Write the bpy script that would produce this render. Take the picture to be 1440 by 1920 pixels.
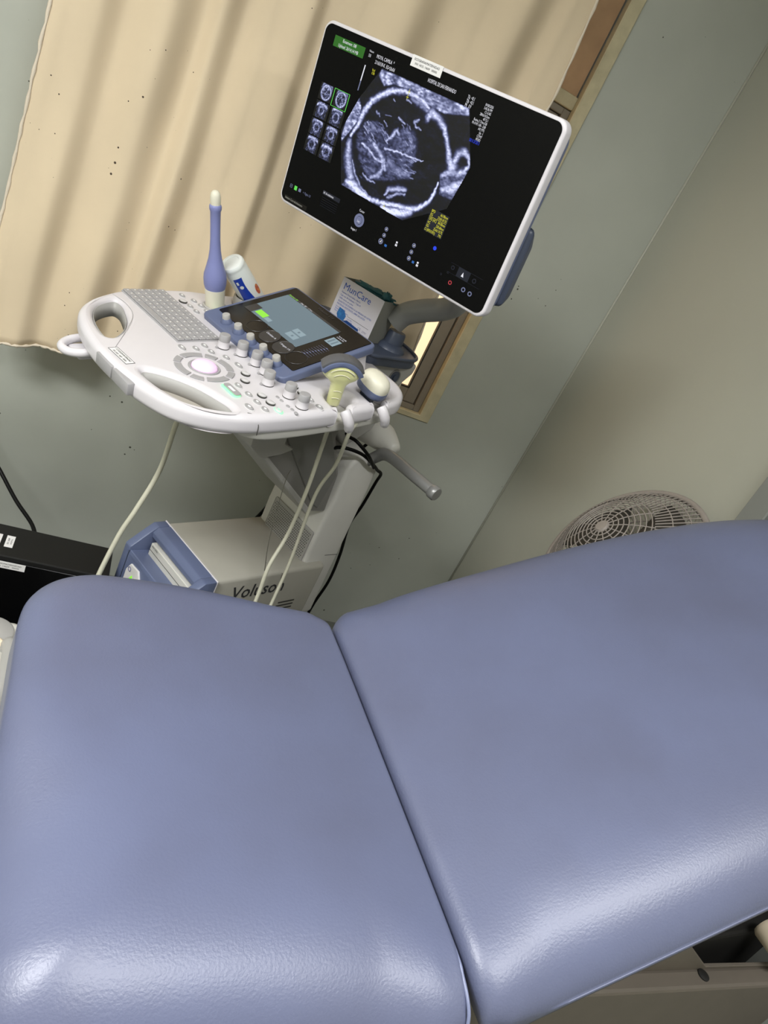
import bpy, bmesh, math, random
import numpy as np
from mathutils import Vector, Matrix, Euler

for o in list(bpy.data.objects):
    bpy.data.objects.remove(o)
SC = bpy.context.scene
COL = SC.collection
R = math.radians
FZ = -.09                      # floor level

# ------------------------------------------------------------------ camera
CAM_Z = 1.42
RC = ((0.8781047, 0.2545844, 0.4051160), (-0.2255060, -0.5265506, 0.8196899), (0.4219943, -0.8111296, -0.4049563))
cd = bpy.data.cameras.new('camera')
cd.sensor_fit = 'HORIZONTAL'; cd.sensor_width = 36.0
cd.lens = 1331.0 / 1440.0 * 36.0
cd.clip_start = 0.02
cam = bpy.data.objects.new('camera', cd); COL.objects.link(cam)
# columns: camera right, up (= -image down), backwards (= -forward)
cam.matrix_world = Matrix(((RC[0][0], -RC[0][1], -RC[0][2], 0), (RC[1][0], -RC[1][1], -RC[1][2], 0),
                           (RC[2][0], -RC[2][1], -RC[2][2], CAM_Z), (0, 0, 0, 1)))
SC.camera = cam

# ------------------------------------------------------------------ world, lights, exposure
w = bpy.data.worlds.new('world'); SC.world = w; w.use_nodes = True
w.node_tree.nodes['Background'].inputs[0].default_value = (.8, .85, 1, 1)
w.node_tree.nodes['Background'].inputs[1].default_value = .15
SC.view_settings.view_transform = 'Standard'
try: SC.view_settings.look = 'None'
except Exception: pass
SC.view_settings.gamma = 1.0
SC.view_settings.use_curve_mapping = False
SC.view_settings.exposure = 0.08

def area(name, loc, size, energy, color, target=None):
    l = bpy.data.lights.new(name, 'AREA'); l.shape = 'RECTANGLE'
    l.size, l.size_y = size; l.energy = energy; l.color = color
    o = bpy.data.objects.new(name, l); COL.objects.link(o); o.location = loc
    if target: o.rotation_euler = (Vector(target) - Vector(loc)).to_track_quat('-Z', 'Y').to_euler()
    return o
area('ceiling_lamp_left', (-1.45, .15, 2.46), (1.5, .60), 92, (.985, .99, 1))
area('ceiling_lamp_middle', (-.25, .10, 2.50), (1.2, .30), 7, (.985, .99, 1))
area('ceiling_lamp_right', (.55, -.30, 2.50), (1.0, .16), 27, (.985, .99, 1))

# ------------------------------------------------------------------ helpers
def lin(c):
    return tuple(((v/255)/12.92 if v/255 <= .04045 else ((v/255+.055)/1.055)**2.4) for v in c) + (1,)

MATS = {}
def mat(name, rgb, rough=.5, metal=0., noise=0., nscale=8., bump=0., bscale=200., spec=.5, coat=0., rgb2=None, trans=0.):
    m = bpy.data.materials.new(name); m.use_nodes = True; MATS[name] = m
    nt = m.node_tree; b = nt.nodes['Principled BSDF']
    b.inputs['Base Color'].default_value = lin(rgb)
    b.inputs['Roughness'].default_value = rough
    b.inputs['Metallic'].default_value = metal
    b.inputs['Specular IOR Level'].default_value = spec
    if coat: b.inputs['Coat Weight'].default_value = coat; b.inputs['Coat Roughness'].default_value = .15
    tc = nt.nodes.new('ShaderNodeTexCoord')
    if noise or rgb2:
        n = nt.nodes.new('ShaderNodeTexNoise'); n.inputs['Scale'].default_value = nscale; n.inputs['Detail'].default_value = 4
        nt.links.new(tc.outputs['Object'], n.inputs['Vector'])
        mx = nt.nodes.new('ShaderNodeMix'); mx.data_type = 'RGBA'
        c = lin(rgb); c2 = lin(rgb2) if rgb2 else tuple(v*(1-noise) for v in c[:3]) + (1,)
        mx.inputs['A'].default_value = c; mx.inputs['B'].default_value = c2
        mr = nt.nodes.new('ShaderNodeMapRange'); mr.inputs[1].default_value = .35; mr.inputs[2].default_value = .7
        nt.links.new(n.outputs['Fac'], mr.inputs[0]); nt.links.new(mr.outputs[0], mx.inputs['Factor'])
        nt.links.new(mx.outputs['Result'], b.inputs['Base Color'])
    if bump:
        n2 = nt.nodes.new('ShaderNodeTexNoise'); n2.inputs['Scale'].default_value = bscale; n2.inputs['Detail'].default_value = 3
        nt.links.new(tc.outputs['Object'], n2.inputs['Vector'])
        bp = nt.nodes.new('ShaderNodeBump'); bp.inputs['Strength'].default_value = bump; bp.inputs['Distance'].default_value = .002
        nt.links.new(n2.outputs['Fac'], bp.inputs['Height']); nt.links.new(bp.outputs['Normal'], b.inputs['Normal'])
    return m

def emis(name, rgb, strength=1., base=(8, 8, 8), rough=.3):
    m = bpy.data.materials.new(name); m.use_nodes = True; MATS[name] = m
    b = m.node_tree.nodes['Principled BSDF']
    b.inputs['Base Color'].default_value = lin(base); b.inputs['Roughness'].default_value = rough
    b.inputs['Emission Color'].default_value = lin(rgb); b.inputs['Emission Strength'].default_value = strength
    return m

def specks(m, scale, thr, rgb, big=3.0):
    """dirt specks: small random dots of dried splashes over a material's own colour"""
    nt = m.node_tree; b = nt.nodes['Principled BSDF']
    tc = nt.nodes.new('ShaderNodeTexCoord')
    v = nt.nodes.new('ShaderNodeTexVoronoi'); v.inputs['Scale'].default_value = scale
    nt.links.new(tc.outputs['Object'], v.inputs['Vector'])
    n = nt.nodes.new('ShaderNodeTexNoise'); n.inputs['Scale'].default_value = big
    nt.links.new(tc.outputs['Object'], n.inputs['Vector'])
    mr = nt.nodes.new('ShaderNodeMapRange'); mr.inputs[1].default_value = .45; mr.inputs[2].default_value = .68
    mr.inputs[3].default_value = 0; mr.inputs[4].default_value = thr
    nt.links.new(n.outputs['Fac'], mr.inputs[0])
    # random size per cell
    sep = nt.nodes.new('ShaderNodeSeparateColor'); nt.links.new(v.outputs['Color'], sep.inputs[0])
    mul = nt.nodes.new('ShaderNodeMath'); mul.operation = 'MULTIPLY'
    nt.links.new(mr.outputs[0], mul.inputs[0]); nt.links.new(sep.outputs[0], mul.inputs[1])
    lt = nt.nodes.new('ShaderNodeMath'); lt.operation = 'LESS_THAN'
    nt.links.new(v.outputs['Distance'], lt.inputs[0]); nt.links.new(mul.outputs[0], lt.inputs[1])
    mx = nt.nodes.new('ShaderNodeMix'); mx.data_type = 'RGBA'
    src = b.inputs['Base Color'].links[0].from_socket if b.inputs['Base Color'].links else None
    if src: nt.links.new(src, mx.inputs['A'])
    else: mx.inputs['A'].default_value = b.inputs['Base Color'].default_value
    mx.inputs['B'].default_value = lin(rgb)
    nt.links.new(lt.outputs[0], mx.inputs['Factor']); nt.links.new(mx.outputs['Result'], b.inputs['Base Color'])

def link(name, me, mats=None, parent=None, loc=None, rot=None, mtx=None, smooth=None):
    if mats is not None and not isinstance(mats, (list, tuple)): mats = [mats]
    if mats:
        if len(me.materials) == 0:
            for m in mats: me.materials.append(MATS[m] if isinstance(m, str) else m)
    if smooth is not None:
        for p in me.polygons: p.use_smooth = True
        if smooth < 180: me.set_sharp_from_angle(angle=R(smooth))
    o = bpy.data.objects.new(name, me); COL.objects.link(o)
    if parent: o.parent = parent
    if mtx is not None: o.matrix_local = mtx
    if loc is not None: o.location = loc
    if rot is not None: o.rotation_euler = rot
    return o

def empty(name, loc=(0, 0, 0), rz=0.):
    o = bpy.data.objects.new(name, None); COL.objects.link(o); o.location = loc; o.rotation_euler = (0, 0, rz)
    o.empty_display_size = .05
    return o
def tag(o, label, cat, group=None):
    o['label'] = label; o['category'] = cat
    if group: o['group'] = group
    return o
def struct(o): o['kind'] = 'structure'; return o

def bm_mesh(bm, name='mesh'):
    bmesh.ops.recalc_face_normals(bm, faces=bm.faces[:])
    me = bpy.data.meshes.new(name); bm.to_mesh(me); bm.free(); return me

def add_box(bm, lo, hi, bevel=0., seg=2, mi=0):
    r = bmesh.ops.create_cube(bm, size=1.0)
    vs = r['verts']
    for v in vs:
        v.co = Vector((lo[i] + (v.co[i]+.5)*(hi[i]-lo[i]) for i in range(3)))
    fs = list({f for v in vs for f in v.link_faces})
    for f in fs: f.material_index = mi
    if bevel:
        es = list({e for v in vs for e in v.link_edges})
        bmesh.ops.bevel(bm, geom=es, offset=bevel, segments=seg, profile=.5, affect='EDGES')
def box_mesh(lo, hi, bevel=0., seg=2):
    bm = bmesh.new(); add_box(bm, lo, hi, bevel, seg); return bm_mesh(bm)

def cr(pts, n=8, closed=False):
    """Catmull-Rom samples through points"""
    P = [Vector(p) for p in pts]; out = []
    N = len(P)
    rng = N if closed else N-1
    for i in range(rng):
        if closed: p0, p1, p2, p3 = P[(i-1) % N], P[i], P[(i+1) % N], P[(i+2) % N]
        else: p0, p1, p2, p3 = P[max(i-1, 0)], P[i], P[i+1], P[min(i+2, N-1)]
        for k in range(n):
            t = k/n
            out.append(.5*((2*p1) + (p2-p0)*t + (2*p0-5*p1+4*p2-p3)*t*t + (3*p1-p0-3*p2+p3)*t**3))
    if not closed: out.append(P[-1])
    return out

def add_tube(bm, pts, rad, sides=8, cap=True, mi=0, closed=False):
    pts = [Vector(p) for p in pts]; n = len(pts)
    rads = rad if isinstance(rad, (list, tuple)) else [rad]*n
    rings = []; up = None
    for i, p in enumerate(pts):
        if closed: t = pts[(i+1) % n] - pts[i-1]
        else: t = pts[min(i+1, n-1)] - pts[max(i-1, 0)]
        t.normalize()
        if up is None:
            up = Vector((0, 0, 1)) if abs(t.z) < .9 else Vector((1, 0, 0))
        up = (up - t*up.dot(t)).normalized()
        s = t.cross(up)
        rings.append([bm.verts.new(p + (up*math.cos(a) + s*math.sin(a))*rads[i]) for a in [2*math.pi*k/sides for k in range(sides)]])
    m = n if closed else n-1
    for i in range(m):
        a, b = rings[i], rings[(i+1) % n]
        for k in range(sides):
            f = bm.faces.new((a[k], a[(k+1) % sides], b[(k+1) % sides], b[k])); f.material_index = mi
    if cap and not closed:
        f = bm.faces.new(rings[0][::-1]); f.material_index = mi
        f = bm.faces.new(rings[-1]); f.material_index = mi
def tube_mesh(pts, rad, sides=10, smooth_n=0, closed=False):
    if smooth_n:
        if isinstance(rad, (list, tuple)):
            rr = []
            for i in range(len(rad)-1): rr += [rad[i] + (rad[i+1]-rad[i])*k/smooth_n for k in range(smooth_n)]
            rad = rr + [rad[-1]]
        pts = cr(pts, smooth_n, closed)
    bm = bmesh.new(); add_tube(bm, pts, rad, sides, True, 0, closed); return bm_mesh(bm)

def add_lathe(bm, prof, n=24, sx=1., sy=1., mis=None, off=(0, 0, 0)):
    """prof: list of (radius,z); closes at ends with caps; mis: material index per segment"""
    rings = []
    for r, z in prof:
        rings.append([bm.verts.new((off[0]+r*sx*math.cos(2*math.pi*k/n), off[1]+r*sy*math.sin(2*math.pi*k/n), off[2]+z)) for k in range(n)])
    for i in range(len(prof)-1):
        for k in range(n):
            f = bm.faces.new((rings[i][k], rings[i][(k+1) % n], rings[i+1][(k+1) % n], rings[i+1][k]))
            if mis: f.material_index = mis[i]
    f = bm.faces.new(rings[0][::-1]);  f.material_index = mis[0] if mis else 0
    f = bm.faces.new(rings[-1]); f.material_index = mis[-1] if mis else 0
def lathe_mesh(prof, n=24, sx=1., sy=1., mis=None):
    bm = bmesh.new(); add_lathe(bm, prof, n, sx, sy, mis); return bm_mesh(bm)

def add_prism(bm, poly, axis, a, b, bevel=0., seg=2, mi=0):
    """extrude a polygon (2D) along axis x|y|z from a to b"""
    def P(p, t):
        if axis == 'x': return (t, p[0], p[1])
        if axis == 'y': return (p[0], t, p[1])
        return (p[0], p[1], t)
    v0 = [bm.verts.new(P(p, a)) for p in poly]; v1 = [bm.verts.new(P(p, b)) for p in poly]
    fs = [bm.faces.new(v0[::-1]), bm.faces.new(v1)]
    n = len(poly)
    for i in range(n): fs.append(bm.faces.new((v0[i], v0[(i+1) % n], v1[(i+1) % n], v1[i])))
    for f in fs: f.material_index = mi
    bmesh.ops.recalc_face_normals(bm, faces=fs)
    if bevel:
        es = list({e for f in fs for e in f.edges})
        bmesh.ops.bevel(bm, geom=es, offset=bevel, segments=seg, profile=.5, affect='EDGES')
def prism_mesh(poly, axis, a, b, bevel=0., seg=2):
    bm = bmesh.new(); add_prism(bm, poly, axis, a, b, bevel, seg); return bm_mesh(bm)

DG = None
def eval_curve(cu):
    o = bpy.data.objects.new('tmp', cu); COL.objects.link(o)
    bpy.context.view_layer.update()
    dg = bpy.context.evaluated_depsgraph_get()
    me = bpy.data.meshes.new_from_object(o.evaluated_get(dg))
    bpy.data.objects.remove(o); bpy.data.curves.remove(cu)
    return me
def plate_mesh(loops, half, bevel=0., res=2):
    """flat plate from closed 2D loops (first outer, rest holes), thickness 2*half, rounded rims"""
    cu = bpy.data.curves.new('plate', 'CURVE'); cu.dimensions = '2D'; cu.fill_mode = 'BOTH'
    cu.extrude = max(half - bevel, 0); cu.bevel_depth = bevel; cu.bevel_resolution = res; cu.offset = -bevel
    for lp in loops:
        s = cu.splines.new('POLY'); s.points.add(len(lp)-1); s.use_cyclic_u = True
        for q, p in zip(s.points, lp): q.co = (p[0], p[1], 0, 1)
    return eval_curve(cu)
def text_mesh(body, size, align='LEFT', extrude=0., bold=0., shear=0., xs=1.):
    cu = bpy.data.curves.new('text', 'FONT'); cu.body = body; cu.size = size
    cu.align_x = align; cu.align_y = 'CENTER'; cu.extrude = extrude; cu.offset = bold; cu.shear = shear
    cu.resolution_u = 2
    me = eval_curve(cu)
    if xs != 1.: me.transform(Matrix.Diagonal((xs, 1, 1, 1)))
    return me
def join_meshes(items):
    """items: (mesh, matrix, material_index) -> one mesh"""
    bm = bmesh.new()
    for me, mx, mi in items:
        n0 = len(bm.faces)
        me.transform(mx); bm.from_mesh(me)
        bm.faces.ensure_lookup_table()
        for f in bm.faces[n0:]: f.material_index = mi
        bpy.data.meshes.remove(me)
    me = bpy.data.meshes.new('joined'); bm.to_mesh(me); bm.free(); return me
def T(x=0, y=0, z=0, rz=0.): return Matrix.Translation((x, y, z)) @ Matrix.Rotation(rz, 4, 'Z')
def rrect(x0, x1, y0, y1, r, n=5):
    out = []
    for cx, cy, a0 in ((x1-r, y1-r, 0), (x0+r, y1-r, 90), (x0+r, y0+r, 180), (x1-r, y0+r, 270)):
        for k in range(n+1):
            a = R(a0 + 90*k/n); out.append((cx+r*math.cos(a), cy+r*math.sin(a)))
    return out
def circ(cx, cy, r, n=24, sx=1., sy=1.): return [(cx+r*sx*math.cos(2*math.pi*k/n), cy+r*sy*math.sin(2*math.pi*k/n)) for k in range(n)]
def lines_mesh(rows):
    """rows of text: (body, x, y, size, align, xs) laid on one plane"""
    return join_meshes([(text_mesh(b, s, al, xs=xs), T(x, y, 0), 0) for b, x, y, s, al, xs in rows])
def rects_mesh(rects):
    """thin flat rectangles (x0,x1,y0,y1) on one plane"""
    bm = bmesh.new()
    for x0, x1, y0, y1 in rects:
        bm.faces.new([bm.verts.new(p) for p in ((x0, y0, 0), (x1, y0, 0), (x1, y1, 0), (x0, y1, 0))])
    return bm_mesh(bm)

# ------------------------------------------------------------------ materials
mat('wall_paint', (178, 181, 170), .42, noise=.10, nscale=3.2, bump=.05, bscale=60)
specks(MATS['wall_paint'], 34, .19, (70, 72, 62), 2.2)
mat('wall_paint_side', (172, 172, 158), .45, noise=.08, nscale=2.0, bump=.05, bscale=60)
mat('plaster_cream', (196, 186, 152), .7, noise=.18, nscale=30, bump=.2, bscale=90)
mat('reveal_peach', (196, 160, 122), .75, noise=.2, nscale=14)
mat('aluminium_brown', (136, 129, 115), .45, metal=.05, noise=.06, nscale=40)
mat('aluminium_dark', (40, 38, 34), .5, metal=.2)
mat('floor_vinyl', (120, 122, 116), .5, noise=.12, nscale=6)
mat('ceiling_white', (225, 225, 220), .8, noise=.04)
mat('door_grey', (128, 130, 124), .45, noise=.05, nscale=12)
mat('curtain_cloth', (212, 194, 164), .85, noise=.05, nscale=5, bump=.10, bscale=500)
specks(MATS['curtain_cloth'], 46, .15, (64, 50, 38), 3.5)
MATS['curtain_cloth'].node_tree.nodes['Principled BSDF'].inputs['Sheen Weight'].default_value = .2
mat('curtain_hem', (212, 200, 180), .9, bump=.4, bscale=300)
mat('vinyl_blue', (98, 104, 131), .38, rgb2=(91, 95, 118), nscale=3.5, bump=.16, bscale=330, spec=.65)
mat('vinyl_piping', (120, 127, 156), .35)
mat('table_metal', (112, 104, 94), .5, noise=.08, nscale=20)
mat('table_dark', (26, 24, 21), .7, noise=.1)
mat('plastic_white', (216, 212, 215), .32, noise=.02, nscale=20)
mat('plastic_offwhite', (206, 204, 196), .42, noise=.04, nscale=14)
mat('plastic_grey', (178, 176, 172), .42, noise=.03, nscale=20)
mat('base_putty', (172, 169, 158), .42, noise=.04, nscale=14)
mat('column_pale', (220, 218, 212), .42, noise=.03, nscale=14)
mat('plastic_midgrey', (136, 134, 130), .45, noise=.04, nscale=20)
mat('plastic_armgrey', (120, 119, 116), .4, noise=.03)
mat('liner_grey', (168, 166, 162), .5, noise=.03)
mat('liner_beige', (172, 166, 156), .5, noise=.03)
mat('arm_grey', (146, 146, 144), .4, noise=.03)
mat('key_grey', (164, 162, 163), .45, noise=.03, nscale=60)
mat('key_light', (212, 210, 210), .45, noise=.02)
mat('key_legend', (240, 240, 240), .5, noise=.02)
mat('slate_blue', (98, 108, 138), .4, noise=.03, nscale=20)
mat('slate_dark', (70, 78, 96), .4, noise=.05, nscale=20)
mat('probe_blue', (130, 136, 186), .42, noise=.03, nscale=20)
mat('probe_cream', (226, 222, 202), .4, noise=.03, nscale=20)
mat('probe_yellow', (214, 216, 150), .3, rgb2=(222, 220, 178), nscale=12, coat=.3)
mat('probe_rubber', (92, 92, 94), .45, noise=.06)
mat('black_gloss', (9, 9, 10), .2, noise=.05, spec=.15)
mat('glass_black', (24, 21, 20), .2, noise=.05, spec=.35)
mat('black_case', (17, 17, 17), .5, noise=.1, bump=.05)
mat('black_rubber', (8, 8, 8), .5, noise=.1, spec=.2)
mat('cable_cream', (206, 204, 184), .5, noise=.05, nscale=30)
mat('cable_grey', (110, 108, 98), .5, noise=.05)
mat('metal_handle', (150, 150, 148), .36, metal=.4, noise=.04)
mat('metal_pale', (176, 172, 164), .4, metal=.2, noise=.04)
mat('fan_plastic', (142, 134, 126), .5, noise=.08, nscale=40)
mat('fan_blade', (58, 54, 48), .45, noise=.05)
mat('paper_white', (232, 230, 228), .6, noise=.02)
mat('ink_black', (22, 22, 24), .7, noise=.02)
mat('ink_blue', (36, 84, 178), .6, noise=.03)
mat('ink_grey', (120, 118, 150), .6, noise=.03)
mat('box_card', (214, 210, 216), .6, noise=.02)
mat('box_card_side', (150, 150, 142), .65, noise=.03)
mat('box_inside', (70, 66, 54), .8, noise=.1)
mat('glove_teal', (30, 92, 100), .55, noise=.2, nscale=40)
mat('print_blue', (58, 130, 190), .5, rgb2=(20, 70, 140), nscale=60)
mat('print_navy', (20, 64, 128), .5, noise=.1)
mat('bottle_white', (232, 236, 232), .3, noise=.02)
mat('bottle_blue', (24, 62, 170), .35, noise=.05)
mat('bottle_orange', (222, 142, 60), .4, rgb2=(170, 60, 80), nscale=160)
mat('hose_cream', (232, 216, 190), .5, noise=.03)
mat('text_dark', (52, 52, 54), .6, noise=.02)
mat('vent_dark', (58, 57, 52), .7, noise=.05)
emis('screen_white', (232, 232, 240), .95)
emis('screen_grey', (120, 126, 160), .8)
emis('screen_yellow', (226, 222, 60), .9)
emis('screen_green', (44, 112, 30), .8)
emis('screen_lime', (96, 214, 84), .95)
emis('screen_blue', (40, 70, 235), .9)
emis('screen_navy', (26, 30, 48), .6)
emis('screen_cyan', (50, 110, 190), .8)
emis('screen_red', (190, 60, 70), .8)
emis('panel_blue', (120, 142, 154), .72, (20, 20, 20))
emis('panel_pale', (150, 172, 182), .85, (20, 20, 20))
emis('panel_dial', (60, 58, 58), .7, (20, 20, 20))
emis('panel_lime', (150, 236, 70), .95, (20, 20, 20))
emis('lit_green', (90, 255, 130), 1.0, (160, 230, 180))
emis('trackball_glow', (246, 200, 240), .30, (232, 206, 234), .25)
emis('window_glow', (255, 222, 178), 1.0, (220, 200, 170), .4)

# ------------------------------------------------------------------ room shell
WY, WX = 2.03, 1.386            # window wall plane, right wall plane
ox0, ox1, oz0, oz1 = -.12, .957, .790, 2.20
bm = bmesh.new()
add_box(bm, (-1.9, WY, FZ), (ox0, WY+.16, 2.55)); add_box(bm, (ox1, WY, FZ), (WX, WY+.16, 2.55))
add_box(bm, (ox0, WY, FZ), (ox1, WY+.16, oz0)); add_box(bm, (ox0, WY, oz1), (ox1, WY+.16, 2.55))
bmesh.ops.remove_doubles(bm, verts=bm.verts[:], dist=1e-5)
struct(link('wall_window', bm_mesh(bm), 'wall_paint'))
struct(link('wall_right', box_mesh((WX, -1.6, FZ), (WX+.12, WY+.16, 2.55)), 'wall_paint_side'))
struct(link('wall_left', box_mesh((-2.02, -1.6, FZ), (-1.9, WY+.16, 2.55)), 'wall_paint_side'))
struct(link('wall_back', box_mesh((-2.02, -1.72, FZ), (WX+.12, -1.6, 2.55)), 'wall_paint_side'))
struct(link('floor', box_mesh((-2.02, -1.72, -.15), (WX+.12, WY+.16, FZ)), 'floor_vinyl'))
struct(link('ceiling', box_mesh((-2.02, -1.72, 2.55), (WX+.12, WY+.16, 2.62)), 'ceiling_white'))
# worn plaster edge around the window opening
struct(link('trim_1', prism_mesh([(ox0, oz0-.016), (ox1+.036, oz0-.016), (ox1+.036, oz1), (ox1-.003, oz1), (ox1-.003, oz0+.002), (ox0, oz0+.002)], 'y', WY-.006, WY+.018, .002, 1), 'plaster_cream'))
# thin painted joint bead up the room corner
struct(link('trim_2', tube_mesh([(WX-.002, WY-.002, FZ), (WX-.002, WY-.002, 2.55)], .004, 8), 'wall_paint_side', smooth=180))
# window: outer frame, sliding sash, glass, upper board
win = empty('window_1', (0, WY+.02, 0)); struct(win)
def frame_mesh(x0, x1, z0, z1, tx, tz0, tz1, y0, y1, bev=.002):
    bm = bmesh.new()
    add_box(bm, (x0, y0, z0), (x0+tx, y1, z1), bev, 1); add_box(bm, (x1-tx, y0, z0), (x1, y1, z1), bev, 1)
    add_box(bm, (x0+tx, y0, z0), (x1-tx, y1, z0+tz0), bev, 1); add_box(bm, (x0+tx, y0, z1-tz1), (x1-tx, y1, z1), bev, 1)
    return bm_mesh(bm)
link('frame', frame_mesh(ox0, ox1, oz0, 1.737, .023, .018, .018, .0, .06), 'aluminium_brown', win)
sash = link('sash', frame_mesh(ox0+.45, ox1-.026, oz0+.019, 1.717, .040, .046, .04, .008, .04), 'aluminium_brown', win)
link('gasket', frame_mesh(ox0+.489, ox1-.0655, oz0+.0645, 1.678, .004, .004, .004, .006, .03, 0), 'aluminium_dark', sash)
link('pane', box_mesh((ox0+.48, .018, oz0+.05), (ox1-.056, .024, 1.69)), 'window_glow', sash)
sash2 = link('sash', frame_mesh(ox0+.025, ox0+.52, oz0+.019, 1.717, .040, .046, .04, .041, .058), 'aluminium_brown', win)
link('pane', box_mesh((ox0+.05, .045, oz0+.05), (ox0+.50, .05, 1.69)), 'window_glow', sash2)
link('transom', box_mesh((ox0, -.008, 1.738), (ox1-.002, .08, 1.772), .004), 'plaster_cream', win)
link('upper_board', box_mesh((ox0, .006, 1.773), (ox1-.004, .02, oz1)), 'reveal_peach', win)
# grey door on the right wall, only its far jamb in view
dr = empty('door_1', (WX, 0, 0)); struct(dr)
bm = bmesh.new()
add_box(bm, (-.025, 1.077, FZ), (0, 1.139, 2.1), .003, 1); add_box(bm, (-.025, .20, FZ), (0, .262, 2.1), .003, 1)
add_box(bm, (-.025, .262, 2.04), (0, 1.077, 2.1), .003, 1)
link('door_frame', bm_mesh(bm), 'door_grey', dr)
lf = link('door_leaf', box_mesh((-.012, .268, FZ+.008), (-.001, 1.070, 2.035), .002, 1), 'door_grey', dr)
hd = link('door_handle', tube_mesh([(-.012, .34, 1.02), (-.06, .34, 1.02), (-.065, .36, 1.02), (-.065, .46, 1.02)], .009, 10), 'metal_handle', lf, smooth=60)

# ------------------------------------------------------------------ curtain
nodes = [(-.32, .004), (-.26, -.008), (-.20, -.020), (-.15, .010), (-.065, -.028), (.0, .016), (.040, -.016), (.09, .024),
         (.15, .004), (.225, -.022), (.262, .012), (.34, .004), (.44, -.030), (.53, .026), (.61, .008), (.70, -.026), (.775, .026), (.82, .004), (.86, .0), (.95, .0)]
def fold(x):
    for (a, fa), (b, fb) in zip(nodes, nodes[1:]):
        if a <= x <= b:
            t = (x-a)/(b-a); t = t*t*(3-2*t); return fa+(fb-fa)*t
    return nodes[0][1] if x < nodes[0][0] else nodes[-1][1]
NX, NZ = 260, 90
CY = 1.925
CK = CY/2.0
def curt_pt(s, t):
    """s 0..1 left to right, t 0..1 bottom to top"""
    zb = .606 + .045*min(1, s*3.2) + .045*s
    z = zb + t*(2.36-zb)
    xl = -.300 + .018*max(0, (z-.9)) - .0 + (.055*(1-min(1, (z-.6)/.30))**2)
    xr = np.interp(z, [.6, .75, .9, 1.1, 1.4, 1.72, 2.0, 2.4], [.850, .846, .836, .816, .832, .868, .858, .85])
    x = xl + (xr-xl)*s
    amp = .60 + .30*(1-t)
    y = CY + fold(x + .012*math.sin(z*3.1+x*4)*(1-t) - .02*(1.2-z)*.35)*amp
    y += .0035*math.sin(23*x+9*z) + .003*math.sin(11*z-31*x)
    y += .010*math.sin(s*9)*(1-t)**6
    y -= .02*(1-t)**3*math.exp(-((x+.2)/.15)**2)
    return (x*CK, y, CAM_Z+(z-CAM_Z)*CK)
vs = [curt_pt(i/NX, j/NZ) for j in range(NZ+1) for i in range(NX+1)]
fs = [(j*(NX+1)+i, j*(NX+1)+i+1, (j+1)*(NX+1)+i+1, (j+1)*(NX+1)+i) for j in range(NZ) for i in range(NX)]
me = bpy.data.meshes.new('curtain'); me.from_pydata(vs, [], fs)
cur = link('curtain', me, 'curtain_cloth', smooth=180)
md = cur.modifiers.new('thick', 'SOLIDIFY'); md.thickness = .0012
tag(cur, 'beige fabric window curtain with dark specks hanging behind the ultrasound machine', 'curtain')
random.seed(3)
edge = [curt_pt(0, t/90) for t in range(90, -1, -1)] + [curt_pt(s/160, 0) for s in range(1, 161)] + [curt_pt(1, t/60) for t in range(1, 61)]
edge = [(p[0]+random.uniform(-.0012, .0012), p[1]-.001, p[2]+random.uniform(-.0015, .0015)) for p in edge]
link('stitched_hem', tube_mesh(edge, [.0036+.0012*math.sin(i*1.9) for i in range(len(edge))], 6), 'curtain_hem', cur, smooth=180)
link('curtain_rod', tube_mesh([(-.42, CY+.01, 2.33), (1.05, CY+.01, 2.33)], .011, 12), 'metal_pale', cur, smooth=60)

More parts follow.
